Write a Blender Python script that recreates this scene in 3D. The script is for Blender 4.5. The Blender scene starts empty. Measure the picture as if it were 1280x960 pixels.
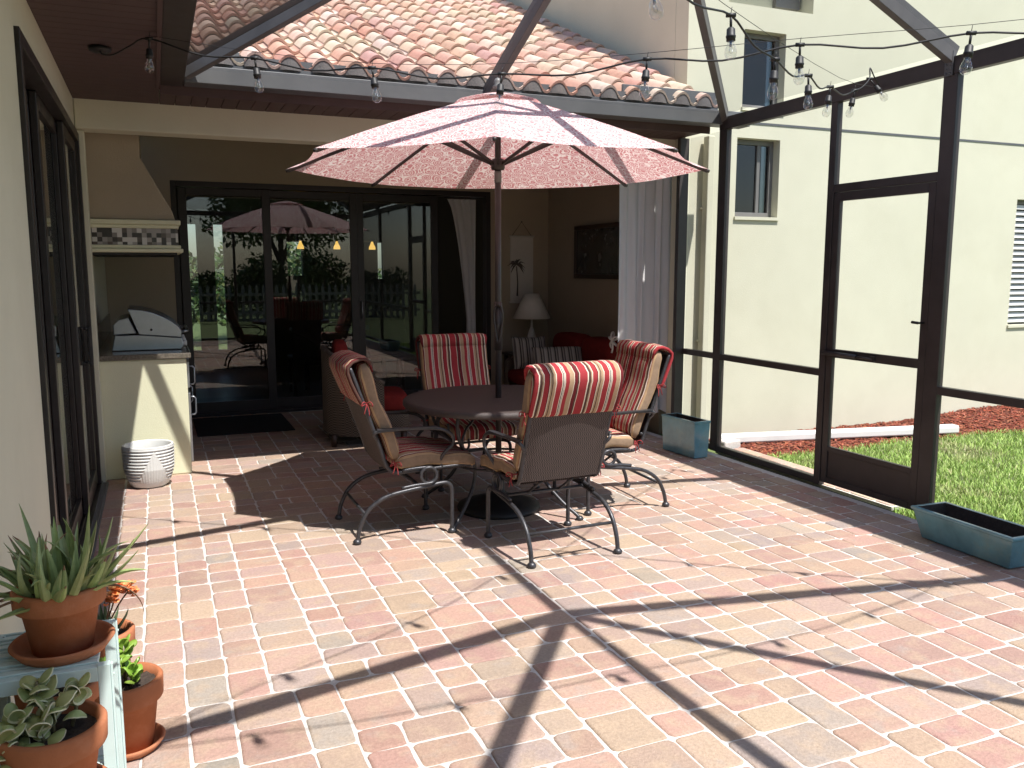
import bpy, bmesh, math, random
from mathutils import Vector, Matrix, noise
random.seed(7)
R = math.radians
sc = bpy.context.scene
col = sc.collection

# ------------------------------------------------------------------ materials
def nodes(name):
    m = bpy.data.materials.new(name); m.use_nodes = True
    nt = m.node_tree; nt.nodes.clear()
    out = nt.nodes.new('ShaderNodeOutputMaterial')
    return m, nt, out

def N(nt, kind, **kw):
    n = nt.nodes.new('ShaderNode' + kind)
    for k, v in kw.items():
        if k in n.inputs: n.inputs[k].default_value = v
        else: setattr(n, k, v)
    return n

def mixc(nt, fac, a, b, mode='MIX'):
    n = nt.nodes.new('ShaderNodeMix'); n.data_type = 'RGBA'; n.blend_type = mode
    for i, v in ((0, fac), (6, a), (7, b)):
        if hasattr(v, 'is_output'): nt.links.new(v, n.inputs[i])
        else: n.inputs[i].default_value = v if i == 0 else (*v[:3], 1)
    return n.outputs[2]

def math_(nt, op, a, b=None, clamp=False):
    n = nt.nodes.new('ShaderNodeMath'); n.operation = op; n.use_clamp = clamp
    for i, v in enumerate((a, b)):
        if v is None: continue
        if hasattr(v, 'is_output'): nt.links.new(v, n.inputs[i])
        else: n.inputs[i].default_value = v
    return n.outputs[0]

def ramp(nt, fac, stops, interp='LINEAR'):
    n = nt.nodes.new('ShaderNodeValToRGB'); cr = n.color_ramp; cr.interpolation = interp
    while len(cr.elements) < len(stops): cr.elements.new(0.5)
    for e, (p, c) in zip(cr.elements, stops):
        e.position = p; e.color = (*c[:3], 1)
    nt.links.new(fac, n.inputs[0])
    return n.outputs[0]

def surf(name, color, rough=0.7, metal=0.0, var=0.15, scale=6.0, bump=0.0, bscale=60.0, attr=None, spec=0.5,
         stain=0.0, stain_col=(0.1, 0.09, 0.07), sscale=1.5, rvar=0.1):
    """procedural surface: colour broken up by two noises, roughness variation, fine bump"""
    m, nt, out = nodes(name)
    p = N(nt, 'BsdfPrincipled', Roughness=rough, Metallic=metal)
    p.inputs['Specular IOR Level'].default_value = spec
    tc = N(nt, 'TexCoord')
    n1 = N(nt, 'TexNoise', Scale=scale, Detail=6.0, Roughness=0.6)
    nt.links.new(tc.outputs['Object'], n1.inputs['Vector'])
    if attr:
        a = N(nt, 'VertexColor', layer_name=attr); base = a.outputs['Color']
    else:
        rgb = N(nt, 'RGB'); rgb.outputs[0].default_value = (*color, 1); base = rgb.outputs[0]
    f = ramp(nt, n1.outputs['Fac'], [(0.25, (1 - var,) * 3), (0.75, (1 + var,) * 3)])
    c = mixc(nt, 1.0, base, f, 'MULTIPLY')
    if stain:
        n3 = N(nt, 'TexNoise', Scale=sscale, Detail=8.0, Roughness=0.7)
        nt.links.new(tc.outputs['Object'], n3.inputs['Vector'])
        sf = ramp(nt, n3.outputs['Fac'], [(0.48, (0, 0, 0)), (0.72, (stain,) * 3)])
        c = mixc(nt, sf, c, stain_col)
    nt.links.new(c, p.inputs['Base Color'])
    rr = math_(nt, 'MULTIPLY_ADD', n1.outputs['Fac'], rvar * 2)
    rr.node.inputs[2].default_value = rough - rvar
    nt.links.new(rr, p.inputs['Roughness'])
    if bump:
        n2 = N(nt, 'TexNoise', Scale=bscale, Detail=4.0, Roughness=0.65)
        nt.links.new(tc.outputs['Object'], n2.inputs['Vector'])
        b = N(nt, 'Bump', Strength=bump, Distance=0.01)
        nt.links.new(n2.outputs['Fac'], b.inputs['Height'])
        nt.links.new(b.outputs['Normal'], p.inputs['Normal'])
    nt.links.new(p.outputs[0], out.inputs[0])
    return m

def glass_mat(name, tint, f0=0.06, rough=0.0):
    m, nt, out = nodes(name)
    g = N(nt, 'NewGeometry')
    d = N(nt, 'VectorMath', operation='DOT_PRODUCT')
    nt.links.new(g.outputs['Incoming'], d.inputs[0]); nt.links.new(g.outputs['Normal'], d.inputs[1])
    c = math_(nt, 'ABSOLUTE', d.outputs['Value'])
    k = math_(nt, 'POWER', math_(nt, 'SUBTRACT', 1.0, c, True), 5.0)
    f = math_(nt, 'MULTIPLY_ADD', k, 1 - f0); f.node.inputs[2].default_value = f0
    t = N(nt, 'BsdfTransparent', Color=(*tint, 1))
    gl = N(nt, 'BsdfGlossy', Roughness=rough, Color=(1, 1, 1, 1))
    mx = N(nt, 'MixShader')
    nt.links.new(f, mx.inputs[0]); nt.links.new(t.outputs[0], mx.inputs[1]); nt.links.new(gl.outputs[0], mx.inputs[2])
    nt.links.new(mx.outputs[0], out.inputs[0])
    return m

def screen_mat(name, k, color):
    """insect screen: the woven wires cover more of what lies behind the more obliquely they are crossed"""
    m, nt, out = nodes(name)
    g = N(nt, 'NewGeometry')
    d = N(nt, 'VectorMath', operation='DOT_PRODUCT')
    nt.links.new(g.outputs['Incoming'], d.inputs[0]); nt.links.new(g.outputs['Normal'], d.inputs[1])
    c = math_(nt, 'MAXIMUM', math_(nt, 'ABSOLUTE', d.outputs['Value']), 0.02)
    f = math_(nt, 'DIVIDE', k, math_(nt, 'POWER', c, 1.35), True)
    t = N(nt, 'BsdfTransparent'); df = N(nt, 'BsdfDiffuse', Color=(*color, 1))
    mx = N(nt, 'MixShader')
    nt.links.new(f, mx.inputs[0]); nt.links.new(t.outputs[0], mx.inputs[1]); nt.links.new(df.outputs[0], mx.inputs[2])
    nt.links.new(mx.outputs[0], out.inputs[0])
    return m

def stripe_mat(name, period, stops, rough=0.9, axis='X', wob=0.006, offset=0.0, var=0.1):
    m, nt, out = nodes(name)
    p = N(nt, 'BsdfPrincipled', Roughness=rough); p.inputs['Specular IOR Level'].default_value = 0.15
    tc = N(nt, 'TexCoord'); s = N(nt, 'SeparateXYZ'); nt.links.new(tc.outputs['Object'], s.inputs[0])
    n = N(nt, 'TexNoise', Scale=7.0, Detail=2.0); nt.links.new(tc.outputs['Object'], n.inputs['Vector'])
    w = math_(nt, 'MULTIPLY', math_(nt, 'SUBTRACT', n.outputs['Fac'], 0.5), wob * 2)
    x = math_(nt, 'ADD', s.outputs[axis], w)
    x = math_(nt, 'FRACT', math_(nt, 'MULTIPLY_ADD', x, 1.0 / period))
    x.node.inputs[0].links[0].from_node.inputs[2].default_value = offset + 10.0
    c = ramp(nt, x, stops, 'CONSTANT')
    n2 = N(nt, 'TexNoise', Scale=300.0, Detail=2.0); nt.links.new(tc.outputs['Object'], n2.inputs['Vector'])
    f = ramp(nt, n2.outputs['Fac'], [(0.3, (1 - var,) * 3), (0.7, (1 + var,) * 3)])
    c = mixc(nt, 1.0, c, f, 'MULTIPLY')
    nt.links.new(c, p.inputs['Base Color'])
    b = N(nt, 'Bump', Strength=0.25, Distance=0.002); nt.links.new(n2.outputs['Fac'], b.inputs['Height'])
    nt.links.new(b.outputs['Normal'], p.inputs['Normal'])
    nt.links.new(p.outputs[0], out.inputs[0])
    return m

def emis(name, color, s):
    m, nt, out = nodes(name)
    e = N(nt, 'Emission', Color=(*color, 1), Strength=s); nt.links.new(e.outputs[0], out.inputs[0]); return m

def weave_mat(name, ca, cb, scale, rough=0.8, stretch=(1, 1, 1)):
    m, nt, out = nodes(name)
    p = N(nt, 'BsdfPrincipled', Roughness=rough); p.inputs['Specular IOR Level'].default_value = 0.3
    tc = N(nt, 'TexCoord'); mp = N(nt, 'Mapping'); mp.inputs['Scale'].default_value = stretch
    nt.links.new(tc.outputs['Object'], mp.inputs['Vector'])
    ck = N(nt, 'TexChecker', Scale=scale); nt.links.new(mp.outputs[0], ck.inputs['Vector'])
    n = N(nt, 'TexNoise', Scale=25.0, Detail=5.0); nt.links.new(mp.outputs[0], n.inputs['Vector'])
    f = mixc(nt, 0.45, ck.outputs['Fac'], n.outputs['Fac'])
    c = ramp(nt, f, [(0.25, ca), (0.75, cb)])
    nt.links.new(c, p.inputs['Base Color'])
    b = N(nt, 'Bump', Strength=0.6, Distance=0.003); nt.links.new(ck.outputs['Fac'], b.inputs['Height'])
    nt.links.new(b.outputs['Normal'], p.inputs['Normal'])
    nt.links.new(p.outputs[0], out.inputs[0])
    return m

M = {}
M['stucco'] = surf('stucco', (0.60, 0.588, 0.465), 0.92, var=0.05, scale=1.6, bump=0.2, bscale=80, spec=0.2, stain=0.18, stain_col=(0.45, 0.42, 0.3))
M['stucco_dim'] = surf('shaded_stucco', (0.36, 0.30, 0.22), 0.92, var=0.06, scale=1.5, bump=0.25, bscale=90, spec=0.2)  # darker copy of the stucco, the lanai's deep shade put into its colour
M['counter'] = surf('counter_stucco', (0.66, 0.655, 0.47), 0.9, var=0.04, scale=2.0, bump=0.2, bscale=120, spec=0.2)
M['bronze'] = surf('bronze_aluminium', (0.040, 0.033, 0.031), 0.42, 0.0, var=0.25, scale=9, bump=0.03, bscale=40, spec=0.5)
M['beam'] = surf('sunlit_bronze_beam', (0.095, 0.092, 0.092), 0.5, 0.0, var=0.25, scale=5, stain=0.25, stain_col=(0.13, 0.13, 0.13), spec=0.45)  # bronze lightened to grey, sunlight on the roof beams put into the colour
M['gutter'] = surf('gutter_metal', (0.095, 0.10, 0.105), 0.5, 0.0, var=0.12, scale=3, stain=0.3, stain_col=(0.15, 0.15, 0.145))
M['doorframe'] = surf('dark_door_frame', (0.022, 0.018, 0.018), 0.38, var=0.2, scale=12, spec=0.4)
M['soffit'] = surf('brown_soffit', (0.085, 0.058, 0.056), 0.65, var=0.12, scale=8, spec=0.2)
M['glass'] = glass_mat('door_glass', (0.62, 0.66, 0.66), 0.055)
M['winglass'] = glass_mat('window_glass', (0.35, 0.38, 0.38), 0.05)
M['bulbglass'] = glass_mat('bulb_glass', (0.93, 0.93, 0.92), 0.09)
M['screen'] = screen_mat('insect_screen', 0.092, (0.075, 0.075, 0.075))
M['white'] = surf('white_plastic', (0.72, 0.72, 0.70), 0.5, var=0.06, scale=4, stain=0.12, stain_col=(0.4, 0.37, 0.3))
M['black'] = surf('black_rubber', (0.014, 0.014, 0.015), 0.55, var=0.2, scale=30)
M['iron'] = surf('wrought_iron', (0.050, 0.050, 0.055), 0.36, 0.35, var=0.3, scale=60, bump=0.1, bscale=160)
M['tabletop'] = surf('mesh_table_top', (0.060, 0.048, 0.044), 0.5, 0.1, var=0.3, scale=120, bump=0.35, bscale=420)
M['teal'] = surf('painted_teal_shelf', (0.57, 0.70, 0.67), 0.5, var=0.10, scale=12, stain=0.35, stain_col=(0.25, 0.36, 0.38), sscale=6)
M['terracotta'] = surf('terracotta', (0.40, 0.145, 0.065), 0.85, var=0.18, scale=7, bump=0.15, bscale=90, stain=0.35, stain_col=(0.46, 0.27, 0.19), sscale=7, spec=0.2)
M['soil'] = surf('potting_soil', (0.045, 0.032, 0.024), 0.95, var=0.6, scale=60, bump=1.0, bscale=60)
M['glaze'] = surf('blue_green_glaze', (0.13, 0.29, 0.35), 0.18, var=0.45, scale=3.5, stain=0.75, stain_col=(0.25, 0.31, 0.23), sscale=2.5, bump=0.03, bscale=15, spec=0.6, rvar=0.06)
M['glaze_in'] = surf('dark_pot_inside', (0.03, 0.025, 0.022), 0.9, var=0.4, scale=30, bump=0.6, bscale=40)
M['whiteglaze'] = surf('white_stoneware', (0.62, 0.63, 0.61), 0.45, var=0.08, scale=9, stain=0.25, stain_col=(0.40, 0.40, 0.37), sscale=9)
M['granite'] = surf('granite', (0.15, 0.13, 0.105), 0.15, var=0.6, scale=110, spec=0.5, stain=0.6, stain_col=(0.03, 0.028, 0.026), sscale=45)
M['steel'] = surf('stainless_steel', (0.36, 0.39, 0.42), 0.34, 0.9, var=0.08, scale=20)
M['curtain'] = None
M['red_fabric'] = surf('dark_red_fabric', (0.20, 0.025, 0.022), 0.9, var=0.15, scale=20, bump=0.3, bscale=200, spec=0.1)
M['tie'] = surf('red_tie', (0.28, 0.05, 0.05), 0.85, var=0.15, scale=40, spec=0.1)
M['wicker'] = weave_mat('wicker_weave', (0.045, 0.034, 0.027), (0.16, 0.13, 0.10), 90)
M['sling'] = weave_mat('woven_sling', (0.03, 0.024, 0.023), (0.115, 0.088, 0.078), 150, 0.7, (1, 1, 0.6))
M['wood'] = surf('dark_wood', (0.04, 0.022, 0.014), 0.4, var=0.4, scale=8)
M['shade'] = surf('lamp_shade_linen', (0.62, 0.58, 0.50), 0.9, var=0.05, scale=30)
M['paper'] = surf('paper_scroll', (0.52, 0.49, 0.43), 0.9, var=0.05, scale=8)
M['ink'] = surf('ink', (0.09, 0.075, 0.06), 0.9, var=0.3, scale=20)
M['picture'] = surf('dark_print', (0.035, 0.032, 0.03), 0.25, var=0.8, scale=5)
M['mat_rubber'] = surf('doormat', (0.012, 0.012, 0.013), 0.95, var=0.4, scale=60, bump=0.8, bscale=200)
M['tilefloor'] = surf('interior_floor_tile', (0.22, 0.19, 0.16), 0.35, var=0.1, scale=2)
M['room'] = surf('dimmed_interior', (0.085, 0.07, 0.055), 0.9, var=0.05, scale=1)  # very dark wall colour stands in for the dimness of the rooms
def brick_mat():
    """tumbled concrete pavers: each brick's own colour, a second tone cast in patches, pale grains and grime"""
    m, nt, out = nodes('tumbled_pavers')
    p = N(nt, 'BsdfPrincipled', Roughness=0.9); p.inputs['Specular IOR Level'].default_value = 0.2
    tc = N(nt, 'TexCoord'); a = N(nt, 'VertexColor', layer_name='Col'); o = tc.outputs['Object']
    def nz(scale, det=5.0, rough=0.6):
        n = N(nt, 'TexNoise', Scale=scale, Detail=det, Roughness=rough); nt.links.new(o, n.inputs['Vector']); return n.outputs['Fac']
    c = a.outputs['Color']
    c = mixc(nt, ramp(nt, nz(9.0, 2.0), [(0.47, (0, 0, 0)), (0.66, (.55,) * 3)]), c, (0.42, 0.315, 0.225))
    c = mixc(nt, ramp(nt, nz(7.0, 3.0), [(0.30, (.5,) * 3), (0.44, (0, 0, 0))]), c, (0.33, 0.285, 0.255))
    c = mixc(nt, 1.0, c, ramp(nt, nz(75.0, 6.0, 0.7), [(0.28, (.80,) * 3), (0.72, (1.2,) * 3)]), 'MULTIPLY')
    c = mixc(nt, ramp(nt, nz(340.0, 1.0), [(0.70, (0, 0, 0)), (0.78, (.6,) * 3)]), c, (0.62, 0.57, 0.52))
    c = mixc(nt, ramp(nt, nz(1.1, 8.0, 0.7), [(0.50, (0, 0, 0)), (0.75, (.30,) * 3)]), c, (0.20, 0.165, 0.14))
    nt.links.new(c, p.inputs['Base Color'])
    b = N(nt, 'Bump', Strength=0.6, Distance=0.01); nt.links.new(nz(120.0, 4.0, 0.7), b.inputs['Height']); nt.links.new(b.outputs['Normal'], p.inputs['Normal'])
    nt.links.new(p.outputs[0], out.inputs[0]); return m
M['brick'] = brick_mat()
M['weathered'] = surf('weathered_picket', (0.30, 0.29, 0.28), 0.85, var=0.2, scale=6)
M['sand'] = surf('joint_sand', (0.56, 0.525, 0.485), 0.95, var=0.2, scale=60, bump=0.4, bscale=200, spec=0.1)
M['rooftile'] = surf('clay_roof_tile', (1, 1, 1), 0.85, var=0.16, scale=16, bump=0.3, bscale=60, attr='Col', spec=0.2, stain=0.22, stain_col=(0.33, 0.25, 0.21), sscale=4)
M['grass'] = surf('grass_blade', (1, 1, 1), 0.6, var=0.25, scale=3, attr='Col', spec=0.3)
M['lawn'] = surf('lawn_soil', (0.10, 0.135, 0.04), 0.95, var=0.5, scale=9, bump=0.5, bscale=60, stain=0.5, stain_col=(0.16, 0.15, 0.07), sscale=2)
M['mulch'] = surf('red_mulch', (1, 1, 1), 0.95, var=0.3, scale=30, attr='Col', spec=0.1)
M['leaf'] = surf('leaf', (1, 1, 1), 0.42, var=0.18, scale=24, attr='Col', spec=0.45)
M['bark'] = surf('bark', (0.10, 0.075, 0.055), 0.95, var=0.4, scale=14, bump=0.6, bscale=40)
M['metalgrey'] = surf('grey_frame_metal', (0.16, 0.155, 0.15), 0.45, var=0.1, scale=10)
M['mosaic'] = None
RED, TAN, BRN, WHT, MAR, BLK, GRY = (0.30, 0.036, 0.042), (0.37, 0.255, 0.16), (0.085, 0.045, 0.035), (0.66, 0.58, 0.47), (0.13, 0.018, 0.022), (0.02, 0.02, 0.03), (0.24, 0.19, 0.15)
M['stripe'] = stripe_mat('striped_cushion_fabric', 0.285, [
    (0.0, RED), (0.13, WHT), (0.155, BRN), (0.205, TAN), (0.23, WHT), (0.245, RED), (0.335, MAR), (0.355, WHT), (0.37, TAN), (0.40, BRN), (0.42, TAN),
    (0.475, WHT), (0.49, RED), (0.60, WHT), (0.615, BLK), (0.63, WHT), (0.645, BLK), (0.655, WHT), (0.67, RED), (0.75, TAN), (0.84, WHT), (0.855, MAR), (0.92, BRN), (0.95, WHT), (0.962, RED)])
M['boxing'] = surf('cushion_side_fabric', (0.40, 0.27, 0.155), 0.9, var=0.15, scale=30, bump=0.3, bscale=300, spec=0.1)
M['boxband'] = surf('cushion_side_band', (0.26, 0.185, 0.125), 0.9, var=0.15, scale=30, bump=0.3, bscale=300, spec=0.1)
M['pillow'] = stripe_mat('grey_striped_pillow', 0.075, [(0.0, (0.34, 0.31, 0.27)), (0.25, (0.07, 0.065, 0.06)), (0.45, (0.34, 0.31, 0.27)), (0.6, (0.13, 0.12, 0.11)), (0.8, (0.40, 0.37, 0.33))], wob=0.002)

def curtain_mat():
    m, nt, out = nodes('sheer_curtain_cloth')
    d = N(nt, 'BsdfDiffuse', Color=(0.82, 0.815, 0.81, 1)); t = N(nt, 'BsdfTranslucent', Color=(0.55, 0.54, 0.55, 1))
    mx = N(nt, 'MixShader'); mx.inputs[0].default_value = 0.3
    nt.links.new(d.outputs[0], mx.inputs[1]); nt.links.new(t.outputs[0], mx.inputs[2]); nt.links.new(mx.outputs[0], out.inputs[0])
    return m
M['curtain'] = curtain_mat()

def canopy_mat():
    """cream umbrella cloth printed all over with red scrolls; thin enough for sun to glow through"""
    m, nt, out = nodes('scroll_print_canopy_cloth')
    uv = N(nt, 'UVMap')
    nz = N(nt, 'TexNoise', Scale=9.0, Detail=2.0); nt.links.new(uv.outputs[0], nz.inputs['Vector'])
    wv = mixc(nt, 0.06, uv.outputs[0], nz.outputs['Color'])
    v = N(nt, 'TexVoronoi', Scale=17.0, feature='F1'); nt.links.new(wv, v.inputs['Vector'])
    s = math_(nt, 'SINE', math_(nt, 'MULTIPLY', v.outputs['Distance'], 27.0))
    c = ramp(nt, s, [(0.15, (0.66, 0.345, 0.355)), (0.66, (0.87, 0.77, 0.735))])
    v2 = N(nt, 'TexVoronoi', Scale=17.0, feature='DISTANCE_TO_EDGE'); nt.links.new(wv, v2.inputs['Vector'])
    e = ramp(nt, v2.outputs['Distance'], [(0.02, (1, 1, 1)), (0.05, (0, 0, 0))])
    c = mixc(nt, e, c, (0.88, 0.80, 0.77)); gm = N(nt, 'Gamma', Gamma=1.6); nt.links.new(c, gm.inputs[0])
    d = N(nt, 'BsdfDiffuse'); t = N(nt, 'BsdfTranslucent')
    nt.links.new(c, d.inputs[0]); nt.links.new(gm.outputs[0], t.inputs[0])
    mx = N(nt, 'MixShader'); mx.inputs[0].default_value = 0.38
    nt.links.new(d.outputs[0], mx.inputs[1]); nt.links.new(t.outputs[0], mx.inputs[2]); nt.links.new(mx.outputs[0], out.inputs[0])
    return m
M['canopy'] = canopy_mat()

def mosaic_mat():
    m, nt, out = nodes('mosaic_tile_band')
    p = N(nt, 'BsdfPrincipled', Roughness=0.25)
    g = N(nt, 'NewGeometry'); mp = N(nt, 'Mapping'); mp.inputs['Scale'].default_value = (30, 30, 30)
    nt.links.new(g.outputs['Position'], mp.inputs['Vector'])
    f = N(nt, 'VectorMath', operation='FLOOR'); nt.links.new(mp.outputs[0], f.inputs[0])
    w = N(nt, 'TexWhiteNoise'); nt.links.new(f.outputs[0], w.inputs['Vector'])
    c = ramp(nt, w.outputs['Value'], [(0.0, (0.035, 0.03, 0.028)), (0.25, (0.30, 0.28, 0.26)), (0.45, (0.09, 0.07, 0.06)), (0.65, (0.55, 0.53, 0.49)), (0.85, (0.20, 0.18, 0.165))], 'CONSTANT')
    nt.links.new(c, p.inputs['Base Color']); nt.links.new(p.outputs[0], out.inputs[0])
    return m
M['mosaic'] = mosaic_mat()

# ------------------------------------------------------------------ mesh builder
class MB:
    def __init__(s): s.v = []; s.f = []; s.mi = []; s.sm = []; s.c = []; s.uv = {}
    def add(s, vs, fs, mi=0, smooth=False, color=None):
        b = len(s.v); s.v.extend([tuple(x) for x in vs])
        for f in fs:
            s.f.append([b + i for i in f]); s.mi.append(mi); s.sm.append(smooth); s.c.append(color)
        return s
    def box(s, x0, x1, y0, y1, z0, z1, mi=0, color=None):
        v = [(x, y, z) for z in (z0, z1) for y in (y0, y1) for x in (x0, x1)]
        return s.add(v, [(0, 2, 3, 1), (4, 5, 7, 6), (0, 1, 5, 4), (2, 6, 7, 3), (0, 4, 6, 2), (1, 3, 7, 5)], mi, False, color)
    def bar(s, p, q, w, h, up=(0, 0, 1), mi=0):
        p, q = Vector(p), Vector(q); d = (q - p).normalized(); u = Vector(up)
        r = d.cross(u).normalized(); u = r.cross(d).normalized()
        v = [e + r * a * w / 2 + u * b * h / 2 for e in (p, q) for a, b in ((-1, -1), (1, -1), (1, 1), (-1, 1))]
        return s.add(v, [(0, 3, 2, 1), (4, 5, 6, 7), (0, 1, 5, 4), (1, 2, 6, 5), (2, 3, 7, 6), (3, 0, 4, 7)], mi)
    def tube(s, pts, r, n=8, mi=0, smooth=True, sub=0, color=None, caps=True):
        P = [Vector(p) for p in pts]
        rr = list(r) if isinstance(r, (list, tuple)) else [r] * len(P)
        if sub and len(P) > 2:
            Q, q = [], []
            for i in range(len(P) - 1):
                a, b, c, d = P[max(i - 1, 0)], P[i], P[i + 1], P[min(i + 2, len(P) - 1)]
                for k in range(sub):
                    t = k / sub
                    Q.append(0.5 * ((2 * b) + (c - a) * t + (2 * a - 5 * b + 4 * c - d) * t * t + (3 * b - a - 3 * c + d) * t ** 3))
                    q.append(rr[i] * (1 - t) + rr[i + 1] * t)
            Q.append(P[-1]); q.append(rr[-1]); P, rr = Q, q
        V, ring = [], None
        ref = None
        for i, p in enumerate(P):
            d = (P[min(i + 1, len(P) - 1)] - P[max(i - 1, 0)]).normalized()
            if ref is None:
                ref = Vector((0, 0, 1)) if abs(d.z) < 0.9 else Vector((1, 0, 0))
            a = (ref - d * ref.dot(d))
            if a.length < 1e-6: a = d.orthogonal()
            a.normalize(); b = d.cross(a); ref = a
            for k in range(n):
                t = 2 * math.pi * k / n
                V.append(p + (a * math.cos(t) + b * math.sin(t)) * rr[i])
        F = []
        for i in range(len(P) - 1):
            for k in range(n):
                F.append((i * n + k, i * n + (k + 1) % n, (i + 1) * n + (k + 1) % n, (i + 1) * n + k))
        if caps:
            F.append(tuple(reversed(range(n)))); F.append(tuple((len(P) - 1) * n + k for k in range(n)))
        return s.add(V, F, mi, smooth, color)
    def lathe(s, prof, c=(0, 0, 0), n=24, mi=0, smooth=True, color=None):
        V, F = [], []
        for r, z in prof:
            for k in range(n):
                t = 2 * math.pi * k / n
                V.append((c[0] + r * math.cos(t), c[1] + r * math.sin(t), c[2] + z))
        for i in range(len(prof) - 1):
            for k in range(n):
                F.append((i * n + k, i * n + (k + 1) % n, (i + 1) * n + (k + 1) % n, (i + 1) * n + k))
        if prof[0][0] > 1e-4: F.append(tuple(reversed(range(n))))
        if prof[-1][0] > 1e-4: F.append(tuple((len(prof) - 1) * n + k for k in range(n)))
        return s.add(V, F, mi, smooth, color)
    def prism(s, poly, axis, a, b, mi=0, smooth=False):
        """polygon in the plane across `axis`, extruded from a to b"""
        def P(u, w, t): return (t, u, w) if axis == 'x' else (u, t, w) if axis == 'y' else (u, w, t)
        n = len(poly)
        V = [P(u, w, a) for u, w in poly] + [P(u, w, b) for u, w in poly]
        F = [tuple(reversed(range(n))), tuple(range(n, 2 * n))] + [(i, (i + 1) % n, n + (i + 1) % n, n + i) for i in range(n)]
        return s.add(V, F, mi, smooth)
    def grid(s, P, mi=0, smooth=True, closed=False, color=None):
        m, n = len(P), len(P[0]); V = [p for row in P for p in row]; F = []
        for i in range(m - 1):
            for j in range(n if closed else n - 1):
                F.append((i * n + j, i * n + (j + 1) % n, (i + 1) * n + (j + 1) % n, (i + 1) * n + j))
        return s.add(V, F, mi, smooth, color)
    def loft(s, path, nrm, hw, th, mi=0, mside=None, n=24, e=0.35, capr=0.5, wav=0.0, seed=0):
        """padded slab: rounded-rectangle sections (half width hw along x) swept along a path in the yz plane"""
        V, F, m = [], [], len(path)
        for i, (p, q) in enumerate(zip(path, nrm)):
            p, q = Vector(p), Vector(q).normalized()
            t = min(i, m - 1 - i); k = 1.0 if t >= 2 else (0.93 if t == 1 else capr)
            for j in range(n):
                a = 2 * math.pi * (j + 0.5) / n; ca, sa = math.cos(a), math.sin(a)
                x = math.copysign(abs(ca) ** e, ca) * hw * (1 if t >= 1 else 0.95)
                o = math.copysign(abs(sa) ** (e + 0.25), sa) * th / 2 * k
                pt = p + q * o + Vector((x, 0, 0))
                if wav:
                    w = noise.noise(pt * 9 + Vector((seed, 0, 0))) * wav + noise.noise(pt * 22 + Vector((0, seed, 0))) * wav * 0.5
                    pt += q * w
                V.append(pt)
        for i in range(m - 1):
            for j in range(n): F.append((i * n + j, i * n + (j + 1) % n, (i + 1) * n + (j + 1) % n, (i + 1) * n + j))
        F.append(tuple(reversed(range(n)))); F.append(tuple((m - 1) * n + j for j in range(n)))
        b = len(s.f); s.add(V, F, mi, True)
        if mside is not None:
            for i in range(m - 1):
                for j in range(n):
                    a = 2 * math.pi * (j + 1) / n
                    if abs(math.cos(a)) > 0.80: s.mi[b + i * n + j] = mside + (1 if abs(math.cos(a)) > .97 else 0)
        return s
    def build(s, name, mats, parent=None, loc=None, bevel=0, rot=0.0, sub=0):
        me = bpy.data.meshes.new(name); me.from_pydata(s.v, [], s.f)
        mats = mats if isinstance(mats, (list, tuple)) else [mats]
        for m in mats: me.materials.append(m)
        me.polygons.foreach_set('material_index', s.mi); me.polygons.foreach_set('use_smooth', s.sm)
        if any(c is not None for c in s.c):
            at = me.color_attributes.new('Col', 'FLOAT_COLOR', 'CORNER'); data = []
            for f, c in zip(s.f, s.c): data.extend((*(c or (0.5, 0.5, 0.5)), 1.0) * len(f))
            at.data.foreach_set('color', data)
        me.update()
        o = bpy.data.objects.new(name, me); col.objects.link(o)
        if parent is not None: o.parent = parent
        if loc is not None: o.location = loc
        if rot: o.rotation_euler = (0, 0, rot)
        if bevel:
            b = o.modifiers.new('bevel', 'BEVEL'); b.width = bevel; b.segments = 2; b.limit_method = 'ANGLE'; b.angle_limit = R(40)
        if sub:
            b = o.modifiers.new('sub', 'SUBSURF'); b.levels = b.render_levels = sub
        return o

def thing(name, label, cat, loc=(0, 0, 0), rot=0.0, group=None):
    o = bpy.data.objects.new(name, None); col.objects.link(o); o.empty_display_size = 0.1
    o.location = loc; o.rotation_euler = (0, 0, rot); o['label'] = label; o['category'] = cat
    if group: o['group'] = group
    return o
def tag(o, label, cat, group=None, kind=None):
    o['label'] = label; o['category'] = cat
    if group: o['group'] = group
    if kind: o['kind'] = kind
    return o
def dup(root, loc, rot, label):
    r = root.copy(); col.objects.link(r); r.location = loc; r.rotation_euler = (0, 0, rot); r['label'] = label
    for ch in list(root.children):
        c = ch.copy(); col.objects.link(c); c.parent = r
        for g in ch.children:
            d = g.copy(); col.objects.link(d); d.parent = c
    return r
def jit(c, a):
    k = 1 + random.uniform(-a, a); return tuple(max(0.0, x * k * (1 + random.uniform(-a, a) * 0.35)) for x in c)
# ------------------------------------------------------------------ ground
tag(MB().add([(-45, -45, -.045), (45, -45, -.045), (45, 45, -.045), (-45, 45, -.045)], [(0, 1, 2, 3)]).build('ground', M['lawn']), 'mown green lawn around the house', 'lawn', kind='structure')

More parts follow.
